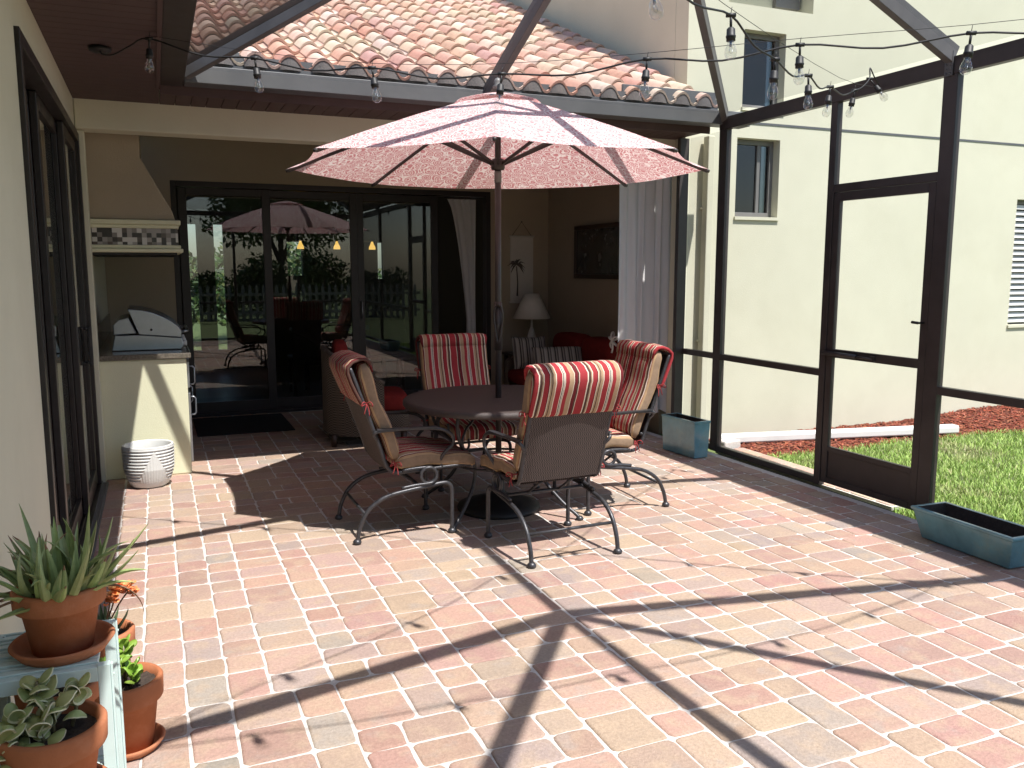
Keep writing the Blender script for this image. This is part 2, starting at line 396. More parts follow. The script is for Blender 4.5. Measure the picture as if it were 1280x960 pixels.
BRK = [((0.365, 0.180, 0.130), 6), ((0.325, 0.155, 0.118), 4), ((0.360, 0.240, 0.148), 6), ((0.395, 0.280, 0.185), 4), ((0.275, 0.228, 0.188), 4), ((0.335, 0.220, 0.178), 6), ((0.245, 0.225, 0.198), 1), ((0.375, 0.212, 0.148), 6)]
_mean = (0.392, 0.308, 0.266)
BW = [tuple((a * .52 + b * .48) for a, b in zip(c, _mean)) for c, k in BRK for _ in range(k)]
def paver(mb, x0, x1, y0, y1, z=0.0, cols=BW):
    g = random.uniform(.0026, .0052); x0 += g; x1 -= g; y0 += g; y1 -= g
    r = random.uniform(.015, .022); cx, cy = (x0 + x1) / 2, (y0 + y1) / 2
    pts = []
    for (px, py, a0) in ((x1 - r, y1 - r, 0), (x0 + r, y1 - r, 90), (x0 + r, y0 + r, 180), (x1 - r, y0 + r, 270)):
        for k in range(3):
            a = R(a0 + 45 * k); pts.append((px + r * math.cos(a) + random.uniform(-.0036, .0036), py + r * math.sin(a) + random.uniform(-.0036, .0036)))
    # a slightly wandering middle on each long side
    q = []
    for i, p in enumerate(pts):
        q.append(p)
        if i % 3 == 2:
            n = pts[(i + 1) % 12]; q.append(((p[0] + n[0]) / 2 + random.uniform(-.003, .003), (p[1] + n[1]) / 2 + random.uniform(-.003, .003)))
    n = len(q); tz = random.uniform(-.0012, .0012); tx = random.uniform(-.006, .006); ty = random.uniform(-.006, .006)
    V = []
    for s, dz in ((0.0, -.016), (0.0, -.0055), (0.0045, -.0015), (0.012, 0.0)):
        for (x, y) in q:
            L = math.hypot(x - cx, y - cy); k = (L - s) / L
            X, Y = cx + (x - cx) * k, cy + (y - cy) * k
            V.append((X, Y, z + dz + tz + (X - cx) * tx + (Y - cy) * ty))
    F = []
    for i in range(3):
        for j in range(n): F.append((i * n + j, i * n + (j + 1) % n, (i + 1) * n + (j + 1) % n, (i + 1) * n + j))
    F.append(tuple(3 * n + j for j in range(n)))
    mb.add(V, F, 0, True, jit(random.choice(cols), 0.10))
    mb.sm[-1] = False

def pave(mb, x0, x1, y0, y1, u=0.0750, cols=BW):
    x = x0
    while x < x1 - 0.5 * u:
        wd = random.choice([5, 5, 4, 5, 5, 2])
        y = y0 - random.uniform(0, .2)
        def put(a, b, c, d):
            X0, X1, Y0, Y1 = x + a * u, min(x + b * u, x1), max(y + c * u, y0), min(y + d * u, y1)
            if X1 - X0 > 0.05 and Y1 - Y0 > 0.05: paver(mb, X0, X1, Y0, Y1, cols=cols)
        if wd in (4, 2):
            for k in range(wd // 2):
                y = y0 - random.uniform(0, .2)
                while y < y1:
                    L = random.choice([2, 3, 3, 2, 3]); put(2 * k, 2 * k + 2, 0, L); y += L * u
        else:
            while y < y1:
                t = random.random(); f = random.random() < .5
                if t < .34:
                    (put(0, 2, 0, 2), put(2, 5, 0, 2)) if f else (put(0, 3, 0, 2), put(3, 5, 0, 2)); y += 2 * u
                elif t < .62:
                    (put(0, 2, 0, 3), put(2, 5, 0, 3)) if f else (put(0, 3, 0, 3), put(3, 5, 0, 3)); y += 3 * u
                elif t < .84:
                    (put(0, 2, 0, 3), put(0, 2, 3, 5), put(2, 5, 0, 2), put(2, 5, 2, 5)) if f else (put(3, 5, 0, 2), put(3, 5, 2, 5), put(0, 3, 0, 3), put(0, 3, 3, 5)); y += 5 * u
                else:
                    (put(0, 2, 0, 2), put(0, 2, 2, 4), put(2, 5, 0, 2), put(2, 5, 2, 4)); y += 4 * u
        x += wd * u
mb = MB(); pave(mb, -.42, 4.34, -.55, 9.50)
tag(mb.build('patio_paving', M['brick']), 'tumbled pavers in red, tan and grey over the patio', 'paving', kind='structure')
tag(MB().box(-.449, 4.372, -.62, 9.505, -.02, -.0045).build('paving_joint_sand', M['sand']), 'pale sand in the joints between the pavers', 'paving', kind='structure')
PALE = [(0.50, 0.33, 0.26), (0.47, 0.36, 0.28), (0.52, 0.38, 0.30), (0.44, 0.29, 0.24)]
mb = MB(); pave(mb, 4.47, 4.74, 4.1, 6.0, cols=PALE)
tag(mb.build('garden_path', M['brick']), 'narrow strip of pale pavers along the outside of the screen', 'path', kind='structure')
tag(MB().box(4.46, 4.75, 4.08, 6.02, -.03, -.0075).build('path_joint_sand', M['sand']), 'pale sand under the strip of pavers outside the screen', 'path', kind='structure')

# mulch bed against the wing wall
random.seed(3)
def mulch_edge(x): return 5.74 + 0.05 * math.sin(x * 2.1) + 0.03 * math.sin(x * 5.3)
mb = MB(); rows = []
for i in range(60):
    x = 4.72 + i * 0.13; row = []
    for j in range(9):
        t = j / 8; y = mulch_edge(x) * (1 - t) + 6.54 * t
        row.append((x, y, -.045 + .018 * math.sin(min(1, t * 1.6) * math.pi / 2) + .07 * max(0, min(1, (x - 7.1) / 1.1)) * t + random.uniform(-.006, .006)))
    rows.append(row)
mb.grid(rows, 0, True, color=(0.13, 0.045, 0.03))
MC = [(0.26, 0.075, 0.045), (0.20, 0.055, 0.035), (0.32, 0.12, 0.075), (0.14, 0.05, 0.035)]
for _ in range(7000):
    x = random.uniform(4.72, 10.5); t = random.random(); y = (mulch_edge(x) - .03) * (1 - t) + 6.53 * t
    z = -.045 + .018 * math.sin(min(1, t * 1.6) * math.pi / 2) + .07 * max(0, min(1, (x - 7.1) / 1.1)) * t + random.uniform(0, .014)
    a = random.uniform(0, 6.28); L = random.uniform(.012, .035); w = random.uniform(.004, .009); ca, sa = math.cos(a), math.sin(a); dz = random.uniform(-.008, .010)
    mb.add([(x - ca * L - sa * w, y - sa * L + ca * w, z - dz), (x - ca * L + sa * w, y - sa * L - ca * w, z - dz), (x + ca * L + sa * w, y + sa * L - ca * w, z + dz), (x + ca * L - sa * w, y + sa * L + ca * w, z + dz), (x, y, z + .008)],
           [(0, 1, 4), (1, 2, 4), (2, 3, 4), (3, 0, 4)], 0, False, jit(random.choice(MC), .3))
tag(mb.build('mulch_bed', M['mulch']), 'strip of red bark mulch along the foot of the cream wall', 'mulch', kind='stuff')

# grass: short blades, denser near the door
random.seed(5)
mb = MB(); GC = [(0.36, 0.50, 0.13), (0.42, 0.54, 0.17), (0.28, 0.43, 0.10), (0.43, 0.47, 0.20), (0.46, 0.43, 0.25)]
def blade(x, y, h):
    a = random.uniform(0, 6.28); w = random.uniform(.0022, .0042); l = random.uniform(.1, .9) * h; b = random.uniform(0, 6.28)
    dx, dy = math.cos(a) * w, math.sin(a) * w; lx, ly = math.cos(b) * l, math.sin(b) * l
    p = noise.noise(Vector((x * 1.3, y * 1.3, 0)))
    c = GC[3] if p > .28 and random.random() < .6 else GC[4] if p > .40 and random.random() < .5 else random.choice(GC[:3]) if random.random() < .93 else GC[4]
    mb.add([(x - dx, y - dy, -.045), (x + dx, y + dy, -.045), (x + dx * .7 + lx * .45, y + dy * .7 + ly * .45, -.045 + h * .65), (x - dx * .7 + lx * .45, y - dy * .7 + ly * .45, -.045 + h * .65), (x + lx, y + ly, -.045 + h)],
           [(0, 1, 2, 3), (3, 2, 4)], 0, False, jit(c, .18))
cnt = 0
while cnt < 95000:
    x = 4.47 + 6.2 * random.random() ** 1.25; y = random.uniform(1.6, 5.85)
    if x < 4.76 and y > 4.1: continue
    if x > 4.72 and y > mulch_edge(x) + .02: continue
    blade(x, y, random.uniform(.022, .055)); cnt += 1
tag(mb.build('grass', M['grass']), 'short bright green grass beyond the screen door', 'grass', kind='stuff')

# ------------------------------------------------------------------ house
house = thing('house', 'cream stucco house with clay tile roof around the patio', 'house')
def wall_with_holes(mb, axis, pos0, pos1, u0, u1, z0, z1, holes):
    """solid wall slab between pos0..pos1 on `axis`, spanning u0..u1 and z0..z1, with rectangular holes (ua, ub, za, zb)"""
    us = sorted({u0, u1, *[h[0] for h in holes], *[h[1] for h in holes]}); zs = sorted({z0, z1, *[h[2] for h in holes], *[h[3] for h in holes]})
    idx = {}; V = []
    def v(u, z, p):
        k = (round(u, 4), round(z, 4), p)
        if k not in idx:
            idx[k] = len(V); V.append((p, u, z) if axis == 'x' else (u, p, z))
        return idx[k]
    cells = {}
    for i in range(len(us) - 1):
        for j in range(len(zs) - 1):
            cu, cz = (us[i] + us[i + 1]) / 2, (zs[j] + zs[j + 1]) / 2
            cells[i, j] = not any(h[0] < cu < h[1] and h[2] < cz < h[3] for h in holes)
    F = []
    for (i, j), s in cells.items():
        if not s: continue
        for p in (pos0, pos1): F.append((v(us[i], zs[j], p), v(us[i + 1], zs[j], p), v(us[i + 1], zs[j + 1], p), v(us[i], zs[j + 1], p)))
        for di, dj in ((-1, 0), (1, 0), (0, -1), (0, 1)):
            if cells.get((i + di, j + dj)): continue
            if di: u = us[i] if di < 0 else us[i + 1]; a, b = (u, zs[j]), (u, zs[j + 1])
            else: z = zs[j] if dj < 0 else zs[j + 1]; a, b = (us[i], z), (us[i + 1], z)
            F.append((v(*a, pos0), v(*b, pos0), v(*b, pos1), v(*a, pos1)))
    mb.add(V, F)
# left wing wall with its sliding door opening
mb = MB(); wall_with_holes(mb, 'x', -.65, -.45, -6.0, 9.7, -.04, 2.73, [(3.90, 6.75, -.01, 2.50)])
mb.build('side_wall', M['stucco'], house)
# header beam over the lanai opening, and its left column face
MB().box(-.448, 4.418, 6.70, 6.90, 2.53, 2.95).build('header_beam', M['stucco'], house, bevel=.008)
MB().box(-.448, -.40, 6.77, 6.868, 0, 2.528).build('corner_pilaster', M['stucco'], house, bevel=.006)
# lanai back wall with the slider opening, right wall, ceiling
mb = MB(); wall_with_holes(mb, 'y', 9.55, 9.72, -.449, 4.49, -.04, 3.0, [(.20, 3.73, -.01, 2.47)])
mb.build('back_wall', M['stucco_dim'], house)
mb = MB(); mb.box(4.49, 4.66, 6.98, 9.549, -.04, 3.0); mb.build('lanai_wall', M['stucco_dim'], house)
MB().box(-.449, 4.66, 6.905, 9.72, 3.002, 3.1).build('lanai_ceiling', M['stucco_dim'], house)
# soffits: grooved boards, one mesh each
mb = MB(); y = -5.9
while y < 6.69:
    mb.box(-.449, .095, y, min(y + .098, 6.69), 2.725, 2.74); y += .102
mb.box(.075, .098, -5.9, 6.1, 2.715, 2.724); mb.box(-.449, .095, -5.9, 6.69, 2.741, 2.75)
mb.build('side_soffit', M['soffit'], house)
mb = MB(); x = .10
while x < 4.40:
    mb.box(x, min(x + .098, 4.41), 6.172, 6.698, 2.725, 2.74); x += .103
mb.box(.10, 4.41, 6.172, 6.698, 2.741, 2.75)
mb.build('back_soffit', M['soffit'], house)
# box gutters carrying the cage roof
MB().box(.10, .243, -5.9, 6.168, 2.755, 2.872).build('side_gutter', M['bronze'], house, bevel=.006)  # darker metal than the back gutter, its shaded underside put into the colour
g = MB(); g.prism([(6.0, 2.755), (6.155, 2.755), (6.155, 2.90), (6.02, 2.865), (6.0, 2.865)], 'x', .246, 4.69)
g.box(3.50, 4.39, 6.075, 6.10, 2.90, 3.02); g.box(.42, .60, 6.10, 6.12, 2.90, 2.99)
g.build('back_gutter', M['gutter'], house, bevel=.004)
MB().box(.10, 4.40, 6.16, 6.172, 2.70, 2.95).build('fascia', M['soffit'], house)
# unseen slab roof added over the left wing to block the sun at its eave
MB().add([(-6, -6, 4.2), (.22, -6, 2.90), (.22, 6.1, 2.90), (-6, 6.1, 4.2), (-6, -6, 4.1), (.22, -6, 2.88), (.22, 6.1, 2.88), (-6, 6.1, 4.1)],
         [(0, 1, 2, 3), (7, 6, 5, 4), (0, 4, 5, 1), (1, 5, 6, 2), (2, 6, 7, 3), (3, 7, 4, 0)]).build('unseen_wing_roof', M['soffit'], house)
# clay S-tile roof
random.seed(11)
SL = 0.445; TW, TL = 0.222, 0.305
TC = [(0.58, 0.41, 0.33), (0.61, 0.48, 0.40), (0.57, 0.42, 0.34), (0.50, 0.30, 0.225), (0.53, 0.36, 0.27), (0.55, 0.42, 0.32), (0.49, 0.275, 0.21), (0.52, 0.335, 0.255), (0.56, 0.45, 0.35), (0.48, 0.29, 0.245)]
mb = MB(); cs = 1 / math.hypot(1, SL)
def roofpt(x, d, h): # d along slope, h above the deck
    return (x, 6.035 + d * cs - h * SL * cs, 2.905 + d * SL * cs + h * cs)
for r in range(23):
    for k in range(-6, 18):
        x0 = .40 + k * TW
        if x0 + TW > 4.40: continue
        d0 = r * TL * .93 + random.uniform(-.008, .008); c = jit(random.choice(TC), .10); dx = random.uniform(-.004, .004)
        P = []
        for (dd, lift) in ((0, .030), (TL * .5, .016), (TL * 1.02, .002)):
            row = []
            for j in range(13):
                t = j / 12
                h = .058 * math.sin(math.pi * min(1, t / .62)) ** .8 if t < .62 else -.028 * math.sin(math.pi * (t - .62) / .38)
                row.append(roofpt(x0 + dx + t * (TW + .012) * (1 - .04 * dd), d0 + dd, h + lift))
            P.append(row)
        mb.grid(P, 0, True, color=c)
        lip = [P[0], [(p[0], p[1] + .006, p[2] - .018) for p in P[0]]]
        mb.grid(lip, 0, True, color=tuple(q * .95 for q in c))
        if r == 0: mb.grid([[(p[0], p[1] + .010, p[2] - .004) for p in P[0]], [(p[0], p[1] + .014, 2.89) for p in P[0]]], 0, False, color=(0.16, 0.15, 0.145))
mb.build('tile_roof', M['rooftile'], house)
MB().box(.26, 4.39, 6.045, 6.062, 2.868, 2.955).build('eave_closure', M['gutter'], house)
a, b = roofpt(-1.2, .05, -.03), roofpt(-1.2, 8, -.03)
MB().add([a, (4.405, a[1], a[2]), (4.405, b[1], b[2]), b, (a[0], a[1], a[2] - .03), (4.405, a[1], a[2] - .03), (4.405, b[1], b[2] - .03), (b[0], b[1], b[2] - .03)],
         [(0, 1, 2, 3), (7, 6, 5, 4), (0, 4, 5, 1), (1, 5, 6, 2), (2, 6, 7, 3), (3, 7, 4, 0)]).build('roof_deck', M['stucco_dim'], house)
# two-storey wing
W = [(4.98, 5.47, 2.05, 2.76), (5.02, 5.49, 3.03, 3.71), (8.72, 9.7, .95, 2.32), (4.84, 5.79, 3.92, 4.30)]
mb = MB(); wall_with_holes(mb, 'y', 6.55, 6.75, 4.42, 14.0, -.04, 6.4, W)
mb.build('wing_wall', M['stucco'], house)
MB().box(4.418, 4.62, 6.752, 14, 3.0, 6.4).build('wing_side_wall', M['stucco'], house)
MB().box(4.424, 14, 6.545, 6.5495, 2.885, 2.905).build('joint_shade_line', M['gutter'], house)  # thin dark strip painted as the shade line of a groove in the wall
MB().box(4.80, 5.83, 6.752, 6.80, 3.88, 4.34).build('shade_niche_back', M['stucco'], house)  # recess added and sized so its back lies in shade as a grey patch
MB().box(5.48, 5.76, 6.70, 6.749, 3.99, 4.28).build('vent', M['metalgrey'], house)  # grey panel for the small darker window inside the added recess
def window(x0, x1, z0, z1, y=6.64, split=True, slats=False):
    f = MB(); w = .045
    f.box(x0, x1, y, y + .05, z0, z0 + w); f.box(x0, x1, y, y + .05, z1 - w, z1); f.box(x0, x0 + w, y, y + .05, z0 + w, z1 - w); f.box(x1 - w, x1, y, y + .05, z0 + w, z1 - w)
    if split: xm = x0 + (x1 - x0) * .66; f.box(xm - .018, xm + .018, y + .004, y + .05, z0 + w, z1 - w)
    o = f.build('window', M['metalgrey'], house, bevel=.004)
    MB().box(x0 + w, x1 - w, y + .022, y + .028, z0 + w, z1 - w).build('pane', M['winglass'], o)
    MB().box(x0 - .01, x1 + .01, 6.53, 6.638, z0 - .03, z0 - .002).build('sill', M['stucco'], o)
    if slats:
        s = MB(); z = z0 + .03
        while z < z1 - .06:
            s.add([(x0 + .02, y - .05, z), (x1 - .02, y - .05, z), (x1 - .02, y - .012, z + .045), (x0 + .02, y - .012, z + .045), (x0 + .02, y - .046, z - .006), (x1 - .02, y - .046, z - .006), (x1 - .02, y - .008, z + .039), (x0 + .02, y - .008, z + .039)],
                  [(0, 1, 2, 3), (7, 6, 5, 4), (0, 4, 5, 1), (2, 6, 7, 3), (0, 3, 7, 4), (1, 5, 6, 2)]); z += .062
        s.build('shutter', M['white'], o)
    MB().box(x0 - .1, x1 + .1, y + .30, y + .32, z0 - .1, z1 + .1).build('room_backing', M['room'], o)  # dark panel behind the pane, closing off the unbuilt room
window(*W[0]); window(*W[1], split=False); window(*W[2], slats=True)
# downspout on the wing wall, strapped
d = MB(); d.box(4.595, 4.665, 6.445, 6.525, .05, 2.74); d.box(4.588, 4.672, 6.50, 6.548, .9, .925); d.box(4.588, 4.672, 6.50, 6.548, 2.1, 2.125)
d.build('downspout', M['stucco'], house, bevel=.008)
# interior seen through the doors
mb = MB()
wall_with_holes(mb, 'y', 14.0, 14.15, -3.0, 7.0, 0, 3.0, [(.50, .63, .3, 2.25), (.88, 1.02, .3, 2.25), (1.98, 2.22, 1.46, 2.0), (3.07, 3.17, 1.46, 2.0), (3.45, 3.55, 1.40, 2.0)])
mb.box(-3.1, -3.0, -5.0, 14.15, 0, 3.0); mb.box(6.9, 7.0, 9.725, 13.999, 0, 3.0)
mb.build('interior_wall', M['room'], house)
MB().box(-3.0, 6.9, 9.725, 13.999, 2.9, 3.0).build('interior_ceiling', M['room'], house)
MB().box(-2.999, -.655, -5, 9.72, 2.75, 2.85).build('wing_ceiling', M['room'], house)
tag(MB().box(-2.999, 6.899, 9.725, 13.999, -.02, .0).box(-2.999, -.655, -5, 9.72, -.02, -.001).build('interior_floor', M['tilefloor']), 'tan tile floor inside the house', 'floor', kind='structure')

# ---- sliding doors
def slider(name_parent, axis, pos, u0, u1, z1, panels, depth=.12):
    """dark frame with panels; panels = list of (u_a, u_b, offset) glass sashes"""
    def bx(mb, a, b, p0, p1, za, zb): mb.box(p0, p1, a, b, za, zb) if axis == 'x' else mb.box(a, b, p0, p1, za, zb)
    f = MB(); lo, hi = pos, pos + depth
    bx(f, u0, u0 + .055, lo, hi, 0, z1); bx(f, u1 - .055, u1, lo, hi, 0, z1); bx(f, u0 + .055, u1 - .055, lo, hi, z1 - .06, z1)
    bx(f, u0 + .055, u1 - .055, lo, hi, -.012, .018)
    for k in range(3): bx(f, u0 + .055, u1 - .055, lo + .02 + k * .036, lo + .026 + k * .036, .018, .034)
    o = f.build('sliding_door', M['doorframe'], house, bevel=.004)
    for a, b, off in panels:
        s = MB(); p = pos + off; w = .085
        bx(s, a, a + w, p, p + .034, .036, z1 - .065); bx(s, b - w, b, p, p + .034, .036, z1 - .065)
        bx(s, a + w, b - w, p, p + .034, .036, .036 + .11); bx(s, a + w, b - w, p, p + .034, z1 - .065 - .075, z1 - .065)
        s.build('sash', M['doorframe'], o, bevel=.004)
        g = MB(); bx(g, a + w, b - w, p + .014, p + .020, .146, z1 - .14); g.build('glass_pane', M['glass'], o)
    return o
sd = slider(house, 'y', 9.545, .20, 3.73, 2.47, [(.265, 1.19, .012), (1.10, 2.14, .048), (2.13, 3.10, .084)], .13)
MB().tube([(2.175, 9.622, 1.0), (2.175, 9.59, 1.01), (2.175, 9.59, 1.19), (2.175, 9.622, 1.2)], .008).build('handle', M['steel'], sd)
sl = slider(house, 'x', -.57, 3.90, 6.75, 2.50, [(3.96, 4.95, .012), (4.88, 5.88, .048), (5.80, 6.69, .084)], .14)
MB().bar((-.434, 6.60, .90), (-.434, 6.60, 1.17), .022, .03, (0, 1, 0)).bar((-.464, 6.60, .915), (-.434, 6.60, .915), .02, .02).bar((-.464, 6.60, 1.155), (-.434, 6.60, 1.155), .02, .02).build('handle', M['black'], sl, bevel=.004)
MB().box(-.44, -.385, 3.9, 6.75, .001, .016).box(-.43, -.425, 3.9, 6.75, .016, .03).box(-.40, -.395, 3.9, 6.75, .016, .026).build('sill_track', M['gutter'], sl, bevel=.002)
# ------------------------------------------------------------------ screen cage
cage = thing('screen_enclosure', 'dark bronze framed screen cage over the patio', 'screen enclosure')
XR, ZE = 4.435, 2.76
def post(x, y, w=.05, d=.10, z1=2.71, z0=0.0):
    MB().box(x - w / 2, x + w / 2, y - d / 2, y + d / 2, z0, z1).build('post', M['bronze'], cage, bevel=.003)
for y in (5.99, 3.80, 1.55, -.60): post(XR, y)
post(XR, 4.735, .05, .06); MB().box(4.335, 4.428, 6.497, 6.546, 0, 2.71).build('post', M['bronze'], cage, bevel=.003)
for x in (.27, 1.65, 3.03): post(x, -.60)
def rail(name, p, q, w, h, m='bronze', up=(0, 0, 1)): MB().bar(p, q, w, h, up).build(name, M[m], cage, bevel=.003)
rail('eave_beam', (XR, -.65, ZE), (XR, 6.04, ZE), .055, .10)
rail('eave_beam', (XR - .028, -.60, ZE), (.25, -.60, ZE), .055, .10)
for a, b in ((6.495, 6.04), (5.94, 4.765), (3.75, 1.60), (1.50, -.55)): rail('chair_rail', (XR, a, .825), (XR, b, .825), .05, .05)
for a, b in ((.295, 1.60), (1.70, 2.98), (3.08, 4.40)): rail('chair_rail', (a, -.60, .825), (b, -.60, .825), .05, .05)
for a, b in ((6.495, 6.04), (5.94, 4.765), (3.75, 1.60), (1.50, -.55)): rail('base_rail', (XR, a, .028), (XR, b, .028), .05, .05)
for a, b in ((.295, 1.60), (1.70, 2.98), (3.08, 4.40)): rail('base_rail', (a, -.60, .028), (b, -.60, .028), .05, .05)
rail('door_header', (XR, 4.705, 2.125), (XR, 3.85, 2.125), .05, .055)
# roof: hip at both ends, ridge along the patio
XC, ZP, Y1, Y2 = 2.35, 3.78, 1.55, 3.81
P1, P2 = (XC, Y1, ZP), (XC, Y2, ZP)
L, Rr = .25, 4.43
ze = 2.82
for p, q in (((L, Y1, ze), P1), ((Rr, Y1, ze), P1), ((L, Y2, ze), P2), ((Rr, Y2, ze), P2), (P1, P2),
             ((L, 6.0, ze), P2), ((Rr, 6.0, ze), P2), ((XC - .03, 6.0, ze + .02), P2), ((L, -.6, ze), P1), ((Rr, -.6, ze), P1), ((XC, -.6, ze), P1)):
    hip = p[1] in (6.0, -.6) and p[0] in (L, Rr)
    rail('roof_beam', p, q, .05, .10 if hip else .105, 'beam')
# steel splice plates where the arches meet the eave, with screw heads
for y in (Y1, Y2):
    s = MB(); s.box(4.398, 4.404, y - .028, y + .028, 2.70, 2.84)
    for k in range(5):
        for e in (-.014, .014): s.tube([(4.398, y + e, 2.715 + k * .025), (4.393, y + e, 2.715 + k * .025)], .0045, 6)
    s.build('splice_plate', M['gutter'], cage)
def panel(pts): MB().add(pts, [tuple(range(len(pts)))]).build('screen_panel', M['screen'], cage)
zz = ze + .02
panel([(L, -.6, zz), (Rr, -.6, zz), P1]); panel([(Rr, 6.0, zz), (L, 6.0, zz), P2])
for x in (L, Rr):
    panel([(x, -.6, zz), (x, Y1, zz), P1]); panel([(x, Y1, zz), (x, Y2, zz), P2, P1]); panel([(x, Y2, zz), (x, 6.0, zz), P2])
for a, b in ((6.495, 6.04), (5.94, 4.765), (3.75, 1.60), (1.50, -.55)):
    panel([(XR, a, .055), (XR, b, .055), (XR, b, .80), (XR, a, .80)]); panel([(XR, a, .85), (XR, b, .85), (XR, b, 2.71), (XR, a, 2.71)])
panel([(XR, 4.705, 2.155), (XR, 3.85, 2.155), (XR, 3.85, 2.71), (XR, 4.705, 2.71)])
for a, b in ((.295, 1.60), (1.70, 2.98), (3.08, 4.40)):
    panel([(a, -.60, .055), (b, -.60, .055), (b, -.60, .80), (a, -.60, .80)]); panel([(a, -.60, .85), (b, -.60, .85), (b, -.60, 2.71), (a, -.60, 2.71)])
# the screen door
sd2 = MB(); a, b, x0, x1 = 4.70, 3.855, 4.415, 4.447
sd2.box(x0, x1, a - .055, a, .03, 2.095); sd2.box(x0, x1, b, b + .055, .03, 2.095)
sd2.box(x0, x1, b + .055, a - .055, 2.035, 2.095); sd2.box(x0, x1, b + .055, a - .055, .945, 1.005); sd2.box(x0, x1, b + .055, a - .055, .03, .075); sd2.box(x0, x1, b + .055, a - .055, .265, .30)
do = sd2.build('screen_door', M['bronze'], cage, bevel=.003)
MB().box(x0 + .010, x1 - .008, b + .054, a - .054, .074, .266).build('kick_plate', M['bronze'], do)
MB().add([(4.431, b + .05, .30), (4.431, a - .05, .30), (4.431, a - .05, .945), (4.431, b + .05, .945)], [(0, 1, 2, 3)]).add([(4.431, b + .05, 1.005), (4.431, a - .05, 1.005), (4.431, a - .05, 2.035), (4.431, b + .05, 2.035)], [(0, 1, 2, 3)]).build('door_screen', M['screen'], do)
MB().tube([(4.415, b + .028, 1.235), (4.36, b + .028, 1.235)], .007).tube([(4.368, b + .028, 1.235), (4.368, b + .075, 1.238)], .009).build('handle', M['black'], do)
MB().tube([(4.395, a + .02, .975), (4.392, a - .30, .972)], .016, 10).tube([(4.392, a - .30, .972), (4.390, a - .44, .971)], .008, 8).box(4.388, 4.414, a - .45, a - .42, .955, .99).build('door_closer', M['bronze'], do)

# ------------------------------------------------------------------ string lights
def string(name, label, J, wire, start, end, bulbs, hang=None):
    t = thing(name, label, 'string lights', (0, 0, 0), 0, 'string lights hung under the cage roof')
    pts = list(start)
    for i, j in enumerate(J):
        j = Vector(j); pts.append(j)
        if i + 1 < len(J):
            k = Vector(J[i + 1]); m = (j + k) / 2; m.z -= .035 * min(1, (k - j).length / .6); pts.append(m)
    pts += list(end)
    MB().tube(pts, .0042, 8, sub=4).build('cord', M['black'], t)
    MB().tube(wire, .0013, 5, sub=3).build('support_wire', M['black'], t)
    for n, i in enumerate(bulbs):
        j = Vector(J[i]); random.seed(i + len(label)); dx, dy = random.uniform(-.008, .008), random.uniform(-.008, .008)
        if hang and i in hang: dx, dy = hang[i]
        s = MB(); q = j + Vector((dx, dy, -.045))
        s.tube([j + Vector((-.016, .008, .0)), j + Vector((.016, -.008, .0))], .0085, 8); s.tube([j, q], .005, 8)
        ax = (q - j).normalized()
        def P(prof, mb, base):
            a = ax.orthogonal().normalized(); b2 = ax.cross(a); V = []; m = 16
            for r, d in prof:
                for k in range(m):
                    an = 2 * math.pi * k / m; V.append(base + ax * d + (a * math.cos(an) + b2 * math.sin(an)) * r)
            F = [(e * m + k, e * m + (k + 1) % m, (e + 1) * m + (k + 1) % m, (e + 1) * m + k) for e in range(len(prof) - 1) for k in range(m)]
            mb.add(V, F, 0, True)
        P([(.001, 0), (.010, 0), (.0155, .006), (.0165, .028), (.0185, .030), (.0185, .036), (.0165, .038), (.017, .048), (.001, .048)], s, q)
        s.tube([j + Vector((0, 0, .006)), j + Vector((.004, 0, .03))], .0014, 5)
        o = s.build('lamp_socket', M['black'], t)
        g = MB(); P([(.012, .049), (.0125, .058), (.018, .070), (.0225, .086), (.0225, .096), (.018, .108), (.009, .115), (.0005, .117)], g, q)
        g.build('glass_bulb', M['bulbglass'], o)
        f = MB(); c0 = q + ax * .05; f.tube([c0, c0 + ax * .018], .005, 8); f.tube([c0 + ax * .018 + Vector((.003, 0, 0)), c0 + ax * .04 + Vector((.007, 0, 0)), c0 + ax * .044, c0 + ax * .04 - Vector((.007, 0, 0)), c0 + ax * .018 - Vector((.003, 0, 0))], .0008, 5)
        f.build('filament', M['steel'], o)
S1 = [(.04, 4.70, 2.69), (.50, 4.38, 2.57), (.99, 4.05, 2.50), (1.51, 3.72, 2.45), (2.02, 3.30, 2.47), (2.52, 2.92, 2.49), (3.02, 2.52, 2.49), (3.48, 2.15, 2.52), (3.92, 1.82, 2.58)]
string('string_lights', 'string of clear bulbs from the soffit outlet across in front of the umbrella', S1,
       [(.02, 4.72, 2.71), (.50, 4.38, 2.60), (.99, 4.05, 2.52), (1.51, 3.72, 2.495), (2.02, 3.30, 2.495), (2.52, 2.92, 2.515), (3.01, 2.52, 2.52), (3.48, 2.15, 2.55), (3.92, 1.82, 2.61), (4.40, 1.58, 2.70)],
       [(-.20, 5.12, 2.722), (-.19, 5.08, 2.68), (-.13, 4.95, 2.655), (-.05, 4.80, 2.67)], [(4.15, 1.7, 2.62), (4.40, 1.58, 2.70)], range(9))
S2 = [(.86, 2.02, 2.56), (1.43, 2.34, 2.48), (2.02, 2.72, 2.50), (2.42, 2.95, 2.43), (2.95, 3.35, 2.49), (3.41, 3.70, 2.54), (3.97, 4.10, 2.64), (4.20, 4.22, 2.75)]
